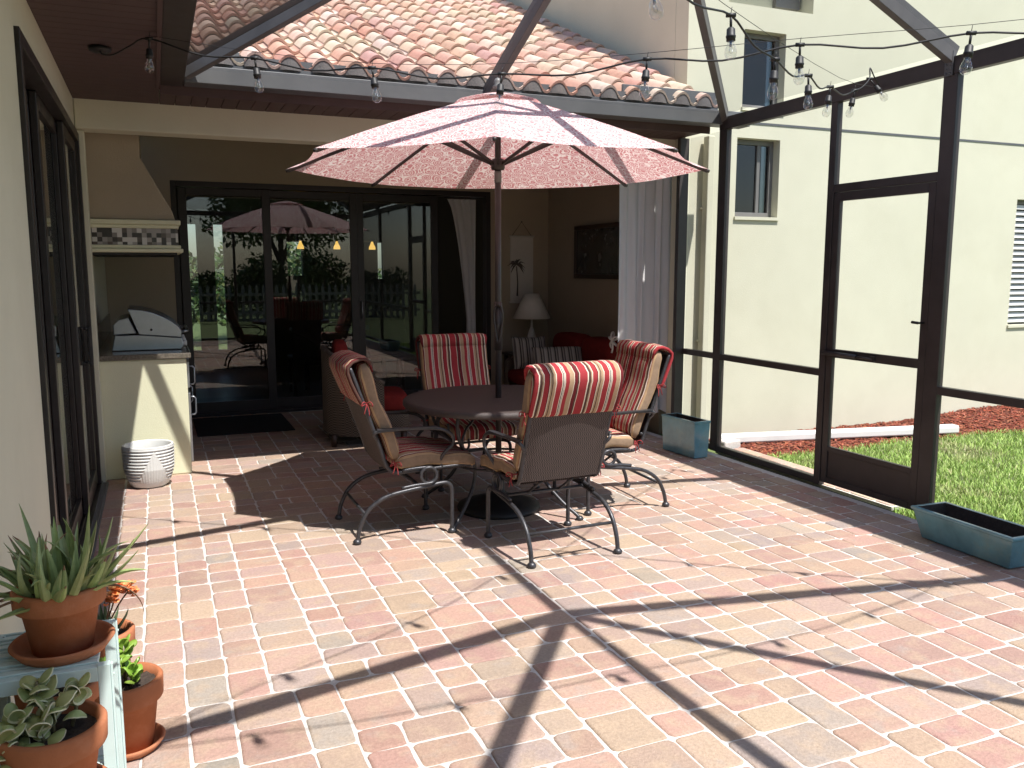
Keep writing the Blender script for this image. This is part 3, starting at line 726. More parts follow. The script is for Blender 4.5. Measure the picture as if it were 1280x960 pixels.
string('string_lights', 'string of clear bulbs ending in a bunch above the screen door', S2,
       [(.27, 1.62, 2.74), (.86, 2.02, 2.62), (1.97, 2.70, 2.53), (3.71, 3.95, 2.66), (4.40, 4.35, 2.74)], [(.27, 1.62, 2.74), (.55, 1.82, 2.62)],
       [(4.22, 4.24, 2.82), (4.30, 4.28, 2.78), (4.40, 4.33, 2.74)], range(8), {7: (.03, -.02)})
S3 = [(.70, 1.62, 2.55), (1.38, 1.60, 2.46), (2.02, 1.58, 2.43), (2.80, 1.58, 2.44), (3.40, 1.62, 2.50), (4.02, 1.70, 2.60)]
string('string_lights', 'string of clear bulbs straight across the patio near the camera', S3,
       [(.27, 1.60, 2.74), (1.38, 1.60, 2.50), (2.8, 1.58, 2.48), (4.40, 1.66, 2.72)], [(.27, 1.60, 2.74), (.48, 1.61, 2.63)], [(4.22, 1.68, 2.65), (4.40, 1.66, 2.72)], range(6))
o = MB().lathe([(.001, -.022), (.052, -.022), (.056, -.014), (.056, 0)], (-.20, 5.12, 2.722), 20).build('outlet_box', M['black'])
tag(o, 'round dark outlet cover on the brown soffit where the light cord plugs in', 'outlet')

# ------------------------------------------------------------------ umbrella
UX, UY = 2.025, 5.055
um = thing('patio_umbrella', 'open red and cream patterned umbrella through the middle of the table', 'umbrella', (UX, UY, 0))
RU, ZR, ZT = 1.32, 2.19, 2.645
MB().lathe([(.27, 0), (.275, .012), (.27, .03), (.20, .055), (.10, .085), (.05, .11), (.04, .13), (.032, .30), (.001, .30)], n=40).build('base', M['black'], um)
MB().tube([(0, 0, .13), (0, 0, 2.62)], .0195, 16).build('pole', M['bronze'], um)
MB().lathe([(.021, 2.105), (.023, 2.108), (.023, 2.172), (.021, 2.175)], n=16).build('collar', M['metalgrey'], um)
MB().lathe([(.020, 2.18), (.040, 2.185), (.044, 2.20), (.044, 2.235), (.036, 2.25), (.020, 2.255)], n=16).build('runner', M['bronze'], um)
cr = MB(); dv = Vector((-.37, -.93, 0)); sv = Vector((.93, -.37, 0))
pts = [sv * .018, sv * .030, sv * .032, sv * .022, sv * .008]
cr.tube([dv * .03 + sv * a + Vector((0, 0, z)) for a, z in ((-.018, 1.33), (-.026, 1.30), (-.027, 1.25), (-.016, 1.17), (-.006, 1.11), (.006, 1.11), (.016, 1.17), (.027, 1.25), (.026, 1.30), (.018, 1.33), (0, 1.345), (-.018, 1.33))], .0075, 8, sub=3)
cr.tube([(0, 0, 1.345), tuple(dv * .045 + Vector((0, 0, 1.345)))], .014, 10)
cr.tube([(0, 0, 1.05), (0, 0, 1.36)], .026, 14)
cr.build('crank', M['bronze'], um, bevel=0)
def prof(r): return ZT - (ZT - ZR) * (r / RU) ** 1.12
cp = MB(); rows_ = 14
for k in range(8):
    a0, a1 = R(22.5 + 45 * k), R(67.5 + 45 * k); P = []
    for i in range(rows_ + 1):
        r = .10 + (RU - .10) * i / rows_; row = []
        for j in range(9):
            t = j / 8; e = 4 * t * (1 - t)
            p0 = Vector((math.cos(a0) * r, math.sin(a0) * r)); p1 = Vector((math.cos(a1) * r, math.sin(a1) * r)); p = p0 * (1 - t) + p1 * t
            p *= 1 - .022 * e * (r / RU) ** 3
            row.append((p.x, p.y, prof(r) - .014 * e * (r / RU) + .004 * noise.noise(Vector((p.x * 4, p.y * 4, k)))))
        P.append(row)
    cp.grid(P)
can = cp.build('canopy', M['canopy'], um)
def set_uv(o):
    me = o.data; uv = me.uv_layers.new(name='UVMap')
    for l in me.loops:
        v = me.vertices[l.vertex_index].co; uv.data[l.index].uv = (v.x + 3, v.y + 3)
set_uv(can)
vt = MB()
for k in range(8):
    a0, a1 = R(22.5 + 45 * k), R(67.5 + 45 * k); P = []
    for i in range(6):
        r = .02 + .25 * i / 5; row = []
        for j in range(7):
            t = j / 6; e = 4 * t * (1 - t)
            p0 = Vector((math.cos(a0) * r, math.sin(a0) * r)); p1 = Vector((math.cos(a1) * r, math.sin(a1) * r)); p = p0 * (1 - t) + p1 * t
            row.append((p.x, p.y, 2.654 - .066 * (r / .27) ** 1.1 + .010 * e * r / .27))
        P.append(row)
    vt.grid(P)
set_uv(vt.build('vent', M['canopy'], um))
MB().lathe([(.001, 2.675), (.03, 2.678), (.034, 2.69), (.020, 2.70), (.026, 2.715), (.016, 2.735), (.001, 2.742)], n=16).build('finial', M['metalgrey'], um)
MB().lathe([(.02, 2.56), (.05, 2.565), (.055, 2.59), (.055, 2.61), (.03, 2.63), (.001, 2.635)], n=16).build('hub', M['bronze'], um)
for k in range(8):
    a = R(22.5 + 45 * k); u = Vector((math.cos(a), math.sin(a), 0))
    f = lambda r, dz: tuple(u * r + Vector((0, 0, prof(r) + dz)))
    rb = MB(); q = [f(.04, -.03)] + [f(.04 + (RU - .045) * i / 6, -.016) for i in range(1, 7)]
    for i in range(6): rb.bar(q[i], q[i + 1], .012, .018)
    rb.tube([f(RU - .03, -.012), f(RU + .008, -.012)], .010, 8)
    o = rb.build('rib', M['bronze'], um)
    MB().bar(tuple(u * .04 + Vector((0, 0, 2.22))), f(.56, -.028), .012, .018).build('strut', M['bronze'], o)
# ------------------------------------------------------------------ table
tb = thing('patio_table', 'round dark metal mesh table around the umbrella pole', 'table', (UX, UY, 0))
MB().lathe([(.026, .722), (.56, .722), (.585, .712), (.612, .70), (.618, .708), (.618, .730), (.606, .742), (.57, .740), (.026, .740)], n=64).build('tabletop', M['tabletop'], tb)
MB().lathe([(.024, .690), (.05, .69), (.05, .7215), (.024, .7215)], n=24).build('pole_ring', M['iron'], tb)
for k in range(4):
    a = R(40 + 90 * k); u = Vector((math.cos(a), math.sin(a), 0)); lg = MB()
    lg.tube([tuple(u * r + Vector((0, 0, z))) for r, z in ((.50, .715), (.52, .62), (.47, .50), (.36, .42), (.31, .34), (.34, .22), (.46, .10), (.56, .03), (.58, .008))], .012, 8, sub=4)
    lg.tube([tuple(u * r + Vector((0, 0, z))) for r, z in ((.30, .715), (.34, .64), (.42, .60), (.465, .53), (.43, .47), (.385, .49), (.39, .535))], .008, 8, sub=4)
    lg.lathe([(.001, 0), (.022, 0), (.026, .008), (.016, .024), (.001, .026)], tuple(u * .58), 12)
    lg.build('leg', M['iron'], tb)
ring = MB(); ring.tube([(.325 * math.cos(t * R(15)), .325 * math.sin(t * R(15)), .33) for t in range(25)], .008, 8); ring.tube([(.50 * math.cos(t * R(15)), .50 * math.sin(t * R(15)), .705) for t in range(25)], .010, 8)
ring.build('stretcher_ring', M['iron'], tb)

# ------------------------------------------------------------------ chairs
def make_chair(label):
    t = thing('patio_chair', label, 'chair', (0, 0, 0), 0, 'striped cushioned chairs around the patio table')
    for s in (-1, 1):
        x = .268 * s; b = MB()
        b.tube([(x, -.285, .02), (x, -.268, .10), (x, -.215, .195), (x, -.12, .258), (x, .0, .284), (x, .13, .300), (x, .235, .312), (x, .272, .300), (x, .286, .262), (x, .287, .14), (x, .287, .02)], .0125, 10, sub=5)
        for y in (-.287, .287): b.lathe([(.001, 0), (.020, 0), (.025, .008), (.025, .018), (.014, .030), (.001, .032)], (x, y, 0), 12)
        b.build('leg_frame', M['iron'], t)
        # flat spring coil between leg frame and seat rail
        pts = [(x, -.02, .302), (x, .06, .312)]
        for q in range(0, 19):
            an = R(-90 + q * 30); pts.append((x + s * (.012 - .018 * q / 18), .145 + .047 * math.cos(an), .366 + .047 * math.sin(an)))
        pts += [(x - s * .008, .06, .411), (x - s * .010, -.01, .404)]
        MB().tube(pts, .0105, 8, sub=3).build('spring', M['iron'], t)
        # seat rail and back upright in one bent tube
        f = MB(); xs = .248 * s
        f.tube([(xs, .415, .402), (xs, .30, .405), (xs, .05, .395), (xs, -.06, .400), (xs, -.105, .45), (xs, -.14, .56), (xs, -.23, .82), (xs, -.30, 1.02)], .0115, 8, sub=5)
        f.build('side_rail', M['iron'], t)
        ar = MB(); xa = .278 * s
        ar.tube([(xs, -.155, .60), (xa, -.17, .645), (xa * 1.02, -.05, .655), (xa * 1.05, .12, .652), (xa * 1.06, .22, .640), (xa * 1.05, .285, .600), (xa * 1.03, .290, .545), (xa, .245, .50), (xs * 1.02, .225, .45), (xs, .235, .405)], .0105, 8, sub=5)
        ar.bar((xa * 1.0, -.16, .662), (xa * 1.06, .19, .658), .034, .007)
        ar.build('armrest', M['iron'], t)
        for (yy, zz2) in ((-.215, .815), (-.055, .455)):
            k = MB(); c = Vector((.268 * s, yy, zz2))
            k.tube([c, c + Vector((.02 * s, -.02, .012)), c + Vector((.024 * s, -.035, -.010)), c + Vector((.008 * s, -.012, -.004)), c], .0032, 6, sub=3)
            k.tube([c, c + Vector((.022 * s, .02, .010)), c + Vector((.026 * s, .03, -.014)), c + Vector((.006 * s, .010, -.006)), c], .0032, 6, sub=3)
            k.tube([c, c + Vector((.014 * s, -.008, -.03)), c + Vector((.012 * s, -.018, -.06))], .003, 6, sub=3)
            k.tube([c, c + Vector((.012 * s, .010, -.035)), c + Vector((.018 * s, .012, -.07))], .003, 6, sub=3)
            k.tube([c, c + Vector((-.03 * s, .0, .0))], .004, 6)
            k.build('tie', M['tie'], t)
    for p, q, r in (((-.268, -.232, .165), (.268, -.232, .165), .0095), ((-.268, .10, .297), (.268, .10, .297), .010), ((-.248, .415, .402), (.248, .415, .402), .0105), ((-.248, -.115, .495), (.248, -.115, .495), .0115), ((-.248, -.300, 1.02), (.248, -.300, 1.02), .0115), ((-.10, -.06, .395), (-.10, .10, .297), .008), ((.10, -.06, .395), (.10, .10, .297), .008)):
        MB().tube([p, q], r, 8).build('cross_bar', M['iron'], t)
    P = []
    for i in range(13):
        u = i / 12; yy, zz2 = -.092 - .208 * u, .415 + .60 * u
        P.append([(-.246 + .492 * j / 8, yy - .012 * math.sin(math.pi * j / 8) - .006, zz2) for j in range(9)])
    b = MB(); b.grid(P); Q = [[(x, y + .005, z + .001) for x, y, z in r] for r in P]; b.grid([r[::-1] for r in Q])
    b.build('back_sling', M['sling'], t)
    MB().box(-.246, .246, -.05, .41, .388, .394).build('seat_sling', M['sling'], t)
    # seat cushion
    n = 16; path, nr = [], []
    for i in range(n + 1):
        u = i / n; yy = -.045 + .49 * u; zz2 = .450 + .010 * math.sin(u * 5.5) - .02 * max(0, u - .85) / .15
        path.append((0, yy, zz2)); nr.append((0, -.05 + .35 * max(0, u - .85), 1))
    MB().loft(path, nr, .262, .092, 0, 1, 36, .22, .55, .012, 3).build('seat_cushion', [M['stripe'], M['boxing'], M['boxband']], t)
    path, nr = [], []; d = Vector((0, -.335, 1)).normalized(); nn = Vector((0, 1, .335)).normalized()
    for i in range(n + 1):
        u = i / n; p = Vector((0, -.046, .478)) + d * (.585 * u) + nn * (.008 * math.sin(u * 8)); path.append(p); nr.append(nn)
    MB().loft(path, nr, .262, .088, 0, 1, 36, .22, .5, .007, 8).build('back_cushion', [M['stripe'], M['boxing'], M['boxband']], t)
    # hood that folds over the top of the back and is tied behind it
    path, nr = [], []
    top = Vector((0, -.046, .478)) + d * .585
    for p, q in ((top + nn * .046 - d * .06, nn), (top + nn * .046 - d * .005, nn), (top + nn * .032 + d * .022, nn + d), (top + d * .034, d), (top - nn * .045 + d * .034, d), (top - nn * .080 + d * .018, d - nn), (top - nn * .092 - d * .015, -nn),
                 (top - nn * .092 - d * .07, -nn), (top - nn * .088 - d * .12, -nn), (top - nn * .084 - d * .17, -nn), (top - nn * .080 - d * .205, -nn), (top - nn * .077 - d * .222, -nn)):
        path.append(p); nr.append(q)
    MB().loft(path, nr, .268, .026, 0, None, 36, .25, .4, .004, 5).build('cushion_hood', M['stripe'], t)
    return t
ch = make_chair('striped chair seen from behind, its woven brown back towards the camera')
ch.location = (2.02, 4.235, 0); ch.rotation_euler.z = R(2.5)
dup(ch, (1.285, 4.945, 0), R(-90), 'striped chair on the left of the table, seen side on with a red bow')
dup(ch, (2.79, 4.94, 0), R(88), 'striped chair between the table and the upright blue planter')
dup(ch, (2.075, 5.90, 0), R(180), 'striped chair behind the table, facing the camera')
# ------------------------------------------------------------------ outdoor kitchen
kc = thing('kitchen_counter', 'cream stucco outdoor counter with granite top beside the white pot', 'counter', (0, 0, 0))
MB().box(-.447, .195, 6.872, 9.50, 0, .895).build('body', M['counter'], kc, bevel=.008)
MB().box(-.447, .228, 6.85, 9.50, .897, .938).build('countertop', M['granite'], kc, bevel=.006)
MB().box(-.447, -.43, 6.91, 9.50, .939, 1.12).build('backsplash', M['granite'], kc, bevel=.003)
for y0, y1, z0, z1 in ((6.93, 7.55, .08, .62), (7.60, 8.30, .08, .62), (6.93, 7.55, .66, .86), (8.35, 9.3, .08, .86)):
    o = MB().box(.1955, .214, y0, y1, z0, z1).build('cabinet_door', M['steel'], kc, bevel=.004)
    zc = z1 - .08; yc = y0 + .07
    MB().tube([(.213, yc, zc - .10), (.24, yc, zc - .10), (.252, yc, zc - .085), (.252, yc, zc + .025), (.24, yc, zc + .04), (.213, yc, zc + .04)], .006, 8).build('handle', M['steel'], o)
gr = thing('gas_grill', 'stainless built in grill with curved hood on the granite counter', 'grill', (0, 0, 0))
b = MB(); b.prism([(-.33, .94), (.17, .94), (.19, .97), (.18, 1.03), (-.10, 1.06), (-.30, 1.06)], 'y', 7.17, 7.92); b.build('firebox', M['steel'], gr, bevel=.006)
pr = [(-.13, 1.065), (.175, 1.035), (.178, 1.085), (.15, 1.125), (.10, 1.165), (.04, 1.20), (-.03, 1.232), (-.10, 1.25), (-.20, 1.262)]
MB().prism(pr, 'y', 7.155, 7.935).build('lid', M['steel'], gr, bevel=.004)
MB().prism([(-.31, 1.062), (-.145, 1.07), (-.20, 1.195), (-.27, 1.18), (-.31, 1.14)], 'y', 7.19, 7.90).build('rear_vent', M['steel'], gr, bevel=.006)
MB().tube([(.175, 7.25, 1.07), (.225, 7.25, 1.08), (.225, 7.86, 1.08), (.175, 7.86, 1.07)], .011, 10).build('lid_handle', M['steel'], gr)
for y in (7.22, 7.45, 7.68, 7.86): MB().tube([(.185, y, .985), (.215, y, .985)], .022, 14).build('knob', M['whiteglaze'], gr)
MB().tube([(-.04, 7.1545, 1.10), (-.04, 7.148, 1.10)], .009, 12).build('pivot_bolt', M['black'], gr)
hd = thing('range_hood', 'range hood of plaster darkened for shade, with a mosaic tile band above the grill', 'range hood', (0, 0, 0))
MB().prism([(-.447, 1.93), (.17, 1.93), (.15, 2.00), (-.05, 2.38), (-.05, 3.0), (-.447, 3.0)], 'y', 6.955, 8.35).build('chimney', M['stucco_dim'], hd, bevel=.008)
b = MB(); b.box(-.447, .205, 6.925, 8.38, 1.895, 1.929); b.box(-.447, .192, 6.938, 8.367, 1.868, 1.894); b.box(-.447, .215, 6.915, 8.39, 1.690, 1.718); b.box(-.447, .200, 6.930, 8.375, 1.719, 1.745)
b.build('trim', M['counter'], hd, bevel=.006)
MB().box(-.447, .183, 6.947, 8.358, 1.746, 1.867).build('tile_band', M['mosaic'], hd)
MB().box(-.447, .17, 6.96, 8.345, 1.672, 1.689).build('liner', M['black'], hd)
o = MB().box(.30, 1.20, 8.35, 9.35, .002, .014).build('doormat', M['mat_rubber'], bevel=.004); tag(o, 'dark doormat on the paving outside the sliding door', 'doormat')

# ------------------------------------------------------------------ lanai furniture
def drape(x0, x1, y, z0, z1, n, amp, taper=None, name='curtain', label='', seed=1):
    P = []; random.seed(seed); ph = [random.uniform(-.6, .6) for _ in range(40)]
    for i in range(25):
        v = i / 24; row = []
        for j in range(n * 12 + 1):
            t = j / (n * 12); f = t * n * 2 * math.pi
            k = int(t * n); a = amp * (.7 + .5 * math.sin(k * 2.3 + seed)) * (.55 + .45 * v)
            xx = x0 + (x1 - x0) * t
            if taper: xx = taper(t, v)
            row.append((xx + .012 * math.sin(f * .5 + v * 3), y + a * math.sin(f + ph[k % 40] * v * 1.5), z1 + (z0 - z1) * v + (.012 * math.sin(f) if i == 24 else 0)))
        P.append(row)
    o = MB().grid(P).build(name, M['curtain']); tag(o, label, 'curtain'); return o
drape(3.915, 4.56, 6.83, .22, 2.50, 7, .030, label='white pleated curtain hanging full length at the right end of the lanai', seed=4)
def tp(t, v):
    k = max(0, 1 - v / .62); a = 3.27 + .17 * (1 - k) ** .6 * 1.35 + (.22 if v >= .62 else 0) * 0
    return min(3.60, a + .02) + (3.655 - min(3.60, a + .02)) * t
drape(3.3, 3.66, 9.85, .05, 2.40, 5, .028, tp, label='pale curtain tied back behind the open sliding door', seed=2)
o = MB().tube([(3.25, 9.85, 2.42), (3.70, 9.85, 2.42)], .012, 10).build('curtain_rod', M['doorframe']); tag(o, 'dark rod above the tied back curtain inside the sliding door', 'curtain rod')
o = MB().tube([(3.66, 6.83, 2.512), (4.60, 6.83, 2.512)], .014, 10).build('curtain_rod', M['doorframe']); tag(o, 'dark rod carrying the full length white curtain', 'curtain rod')
ws = thing('wall_scroll', 'pale hanging scroll with a brown palm tree on the lanai wall', 'wall scroll', (0, 0, 0))
MB().box(3.98, 4.28, 9.535, 9.546, 1.17, 1.95).build('scroll_sheet', M['paper'], ws)
k = MB(); k.tube([(3.97, 9.54, 1.955), (4.29, 9.54, 1.955)], .012, 10); k.tube([(3.97, 9.54, 1.165), (4.29, 9.54, 1.165)], .012, 10); k.build('rod', M['paper'], ws)
k = MB(); k.tube([(4.0, 9.54, 1.96), (4.13, 9.542, 2.13), (4.26, 9.54, 1.96)], .003, 5); k.tube([(4.13, 9.549, 2.13), (4.13, 9.535, 2.13)], .008, 8); k.build('hanging_cord', M['black'], ws)
k = MB(); random.seed(4)
for q in range(26):
    a = random.uniform(-2.6, 2.6); L = random.uniform(.07, .13); c = Vector((4.06, 9.5335, 1.62)); d = Vector((math.sin(a), 0, math.cos(a)))
    p = [c, c + d * L * .5 + Vector((0, 0, .01)), c + d * L - Vector((0, 0, .03))]
    k.tube(p, [.004, .009, .001], 5)
k.tube([(4.06, 9.5335, 1.60), (4.075, 9.5335, 1.40), (4.07, 9.5335, 1.24)], [.007, .008, .012], 6); k.build('palm_print', M['ink'], ws)
tv = thing('wall_picture', 'dark framed picture on the right hand lanai wall', 'picture', (0, 0, 0))
f = MB()
for a, b, c, d in ((7.72, 8.78, 2.00, 2.05), (7.72, 8.78, 1.46, 1.51), (7.72, 7.77, 1.51, 2.00), (8.73, 8.78, 1.51, 2.00)): f.box(4.45, 4.488, a, b, c, d)
f.build('frame', M['wood'], tv, bevel=.005); MB().box(4.462, 4.486, 7.77, 8.73, 1.51, 2.0).build('print', M['picture'], tv)
lp = thing('table_lamp', 'table lamp with white cone shade in front of the scroll', 'lamp', (4.09, 9.15, .58))
MB().lathe([(.001, 0), (.075, 0), (.08, .012), (.03, .03), (.022, .06), (.045, .14), (.05, .2), (.03, .27), (.014, .31), (.010, .42), (.001, .42)], n=24).build('lamp_base', M['shade'], lp)
MB().lathe([(.225, .41), (.085, .70)], n=32).lathe([(.083, .70), (.223, .41)], n=32).build('lamp_shade', M['shade'], lp)
for m in (-1,):
    pass
st = thing('side_table', 'dark wooden side table under the white shaded lamp', 'side table', (4.09, 9.15, 0))
MB().box(-.27, .27, -.27, .27, .55, .579).build('top', M['wood'], st, bevel=.005)
for x in (-.23, .23):
    for y in (-.23, .23): MB().bar((x, y, 0), (x, y, .549), .04, .04, (0, 1, 0)).build('leg', M['wood'], st)
sf = thing('sofa', 'dark red sofa against the right hand lanai wall', 'sofa', (4.02, 8.10, 0))
def cush(mb, x0, x1, y0, y1, z0, z1, e=.3):
    V, F = [], []; n, m = 20, 12; c = Vector(((x0 + x1) / 2, (y0 + y1) / 2, (z0 + z1) / 2)); h = Vector(((x1 - x0) / 2, (y1 - y0) / 2, (z1 - z0) / 2))
    sg = lambda v, p: math.copysign(abs(v) ** p, v)
    for i in range(m + 1):
        la = -math.pi / 2 + math.pi * i / m
        for j in range(n):
            lo = 2 * math.pi * j / n
            V.append(c + Vector((h.x * sg(math.cos(la), e) * sg(math.cos(lo), e), h.y * sg(math.cos(la), e) * sg(math.sin(lo), e), h.z * sg(math.sin(la), e * 1.5))))
    for i in range(m):
        for j in range(n): F.append((i * n + j, i * n + (j + 1) % n, (i + 1) * n + (j + 1) % n, (i + 1) * n + j))
    return mb.add(V, F, 0, True)
cush(MB(), -.40, .42, -.78, .78, .10, .30).build('base', M['wicker'], sf)
for y0, y1 in ((-.70, -.01), (.01, .70)):
    cush(MB(), -.42, .25, y0, y1, .30, .46).build('seat_cushion', M['red_fabric'], sf)
    cush(MB(), .14, .40, y0, y1, .44, .86, .4).build('back_cushion', M['red_fabric'], sf)
for y in (-.78, .70): cush(MB(), -.40, .42, y, y + .09, .12, .60).build('arm', M['wicker'], sf)
for x in (-.35, .37):
    for y in (-.72, .72): MB().lathe([(.025, 0), (.03, .12)], (x, y, 0), 12).build('leg', M['wood'], sf)
def pillow(name, loc, rx, rz, label, sx=.42, sz=.34):
    V = MB(); P = []
    for sgn in (1, -1):
        g = []
        for i in range(15):
            u = i / 14 * 2 - 1; row = []
            for j in range(15):
                v = j / 14 * 2 - 1; h = .085 * ((1 - u ** 4) * (1 - v ** 4)) ** .5
                k = 1 - .06 * (u * u) * (1 - v * v) - .0; k2 = 1 - .06 * (v * v) * (1 - u * u)
                row.append((v * sx / 2 * k2, sgn * h, u * sz / 2 * k))
            g.append(row if sgn > 0 else row[::-1])
        V.grid(g)
    o = V.build(name, M['pillow']); o.location = loc; o.rotation_euler = (R(rx), 0, R(rz)); tag(o, label, 'pillow', 'grey striped pillows on the red sofa'); return o
pillow('throw_pillow', (3.83, 8.62, .64), -22, -8, 'grey striped pillow nearer the lamp, standing up on the red sofa', .40, .38)
pillow('throw_pillow', (3.92, 8.06, .615), -34, -14, 'grey striped pillow lying back, nearer the red cushioned chair', .56, .30)
k = MB(); c = Vector((4.17, 7.36, .86))
for a in (20, 80, 150, 215, 300):
    d = Vector((0.2, math.cos(R(a)), math.sin(R(a)))); k.tube([c, c + d * .05 + Vector((-.02, 0, .01)), c + d * .085, c + d * .055 + Vector((.015, .01, -.01)), c], .011, 6, sub=3)
k.tube([c, c + Vector((0, -.01, -.07)), c + Vector((0, .01, -.12))], .010, 6, sub=3)
tag(k.build('cloth_bow', M['white']), 'small white cloth bow resting on the sofa end by the curtain', 'bow')

ac = thing('wicker_armchair', 'wicker armchair with dark red cushion behind the left dining chair', 'armchair', (1.72, 7.68, 0), R(-98))
# barrel back of woven wicker with a rolled pale rim; local +y is forward
P, Q, rim = [], [], []
for j in range(33):
    a = R(-20 + 220 * j / 32); t = abs(j - 16) / 16
    h = .86 - .30 * t ** 1.6; w = .40 + .03 * t
    x, y = w * math.cos(a), -w * math.sin(a) * .95 + .02
    P.append([(x, y, z) for z in (.10, .3, .5, h * .8 + .08, h)]); Q.append([(x * .90, y * .90, z) for z in (.10, .3, .5, h * .8 + .08, h)]); rim.append((x * .95, y * .95, h))
mb = MB(); mb.grid(P); mb.grid([r[::-1] for r in Q]); mb.build('wicker_shell', M['wicker'], ac)
MB().tube(rim, .028, 10).build('rolled_rim', M['wicker'], ac)
cush(MB(), -.28, .28, -.20, .40, .28, .46).build('seat_cushion', M['red_fabric'], ac)
cush(MB(), -.22, .22, -.27, -.12, .42, .93, .45).build('back_cushion', M['red_fabric'], ac)
cush(MB(), -.33, .33, -.26, .40, .10, .30, .25).build('base', M['wicker'], ac)
for x in (-.3, .3):
    for y in (-.28, .34): MB().lathe([(.025, 0), (.03, .11)], (x, y, 0), 12).build('leg', M['wood'], ac)

# inside the house: dining set and a three-light fixture
ch3 = thing('ceiling_fixture', 'row of three glowing amber lamp shades inside the house', 'light fixture', (2.38, 12.0, 0))
MB().tube([(-.55, 0, 1.96), (.55, 0, 1.96)], .010, 8).tube([(0, 0, 1.96), (0, 0, 2.90)], .010, 8).build('bar', M['doorframe'], ch3)
AMB = emis('lit_amber_glass', (1.0, 0.55, 0.13), 1.3)
for x in (-.5, 0, .5): MB().lathe([(.048, 1.84), (.044, 1.875), (.026, 1.91), (.012, 1.95)], (x, 0, 0), 20).build('lamp_shade', AMB, ch3)
dt = thing('dining_table', 'dark dining table inside the house behind the glass', 'dining table', (2.2, 11.6, 0))
MB().box(-.5, .9, -.5, .5, .72, .76).build('tabletop', M['wood'], dt, bevel=.006)
for x in (-.42, .82):
    for y in (-.42, .42): MB().bar((x, y, 0), (x, y, .719), .06, .06, (0, 1, 0)).build('leg', M['wood'], dt)
def dchair(label):
    t = thing('dining_chair', label, 'dining chair', (0, 0, 0), 0, 'dark dining chairs inside the house')
    MB().box(-.23, .23, -.22, .23, .43, .48).build('seat', M['wood'], t, bevel=.01)
    b = MB(); P = []
    for z, y in ((.48, -.22), (.7, -.235), (.9, -.26), (1.05, -.29)): P.append([(-.22 + .44 * j / 6, y - .03 * math.sin(math.pi * j / 6), z + (.04 * math.sin(math.pi * j / 6) if z > 1 else 0)) for j in range(7)])
    b.grid(P); b.grid([[(x, y + .025, z) for x, y, z in r[::-1]] for r in P]); b.build('backrest', M['wood'], t)
    for x in (-.2, .2):
        for y in (-.19, .2): MB().bar((x, y, 0), (x, y, .429), .035, .035, (0, 1, 0)).build('leg', M['wood'], t)
    return t
d1 = dchair('dark dining chair nearest the sliding glass on its left side'); d1.location = (1.75, 10.85, 0)
dup(d1, (2.75, 10.85, 0), R(-8), 'dark dining chair nearer the open sliding door')

# ------------------------------------------------------------------ planters and pots
def trough(name, label, loc, lx, ly, h, tx, ty, rim, rot=0.0):
    t = thing(name, label, 'planter', loc, rot, 'blue green glazed planters along the screen wall')
    def ring(a, b, z): return [(-a, -b, z), (a, -b, z), (a, b, z), (-a, b, z)]
    L = [ring(lx, ly, 0), ring(tx, ty, h - .02), ring(tx + rim, ty + rim, h - .018), ring(tx + rim, ty + rim, h), ring(tx - .018, ty - .018, h), ring(lx - .018 + (tx - lx) * .5, ly - .018 + (ty - ly) * .5, h * .45)]
    V = [p for r in L for p in r]; F = [(3, 2, 1, 0)]
    for i in range(len(L) - 1):
        for j in range(4): F.append((i * 4 + j, i * 4 + (j + 1) % 4, (i + 1) * 4 + (j + 1) % 4, (i + 1) * 4 + j))
    mi = [0] * len(F)
    mb = MB(); mb.add(V, F, 0, False)
    for i in range(len(F) - 4, len(F)): mb.mi[i] = 1
    mb.build('pot_shell', [M['glaze'], M['glaze_in']], t, bevel=.008)
    a, b = lx - .016 + (tx - lx) * .5, ly - .016 + (ty - ly) * .5
    MB().add([(-a, -b, h * .5), (a, -b, h * .5), (a, b, h * .5), (-a, b, h * .5)], [(0, 1, 2, 3)]).add([(-a, -b, h * .5 - .02), (a, -b, h * .5 - .02), (a, b, h * .5 - .02), (-a, b, h * .5 - .02)], [(3, 2, 1, 0)]).build('soil', M['soil'], t)
    return t
trough('planter', 'upright rectangular blue glazed planter by the corner post', (4.115, 5.985, .006), .068, .215, .31, .082, .222, .004, R(4))
trough('planter', 'long low flared teal glazed planter beside the screen door', (4.155, 3.215, .006), .085, .285, .185, .125, .325, .010, R(-2))
# ribbed white pot
pt = thing('white_pot', 'white ribbed ceramic pot standing in front of the outdoor counter', 'pot', (-.105, 6.60, .004))
P = []; nseg, nz = 144, 72
def prof_r(v): return .112 + .058 * min(1, v * 2.2) ** .55 if v < .455 else .170 + .008 * (v - .455)
for i in range(nz + 1):
    v = i / nz; row = []
    for k in range(nseg):
        a = 2 * math.pi * k / nseg; r = prof_r(v)
        w = (a * 3 / (2 * math.pi)) % 1.0; tri = abs(w - .36) * 2.6
        inside = v > .14 and v < .93 and tri < (1 - (v - .14) / .80) * .95
        if v < .14 or v > .95: d = 0
        elif inside: d = .0030 * math.sin(a * 54)
        else: d = .0055 * math.sin(v * 2 * math.pi * 13)
        row.append(((r + d) * math.cos(a), (r + d) * math.sin(a), .30 * v))
    P.append(row)
for r, z in ((.171, .304), (.160, .304), (.156, .296), (.150, .20)): P.append([(r * math.cos(2 * math.pi * k / nseg), r * math.sin(2 * math.pi * k / nseg), z) for k in range(nseg)])
mb = MB(); mb.grid(P, closed=True); mb.add([(.112 * math.cos(2 * math.pi * k / 48), .112 * math.sin(2 * math.pi * k / 48), 0) for k in range(48)], [tuple(reversed(range(48)))])
mb.build('pot_shell', M['whiteglaze'], pt)
MB().lathe([(.001, .215), (.152, .205)], n=32).build('soil', M['soil'], pt)

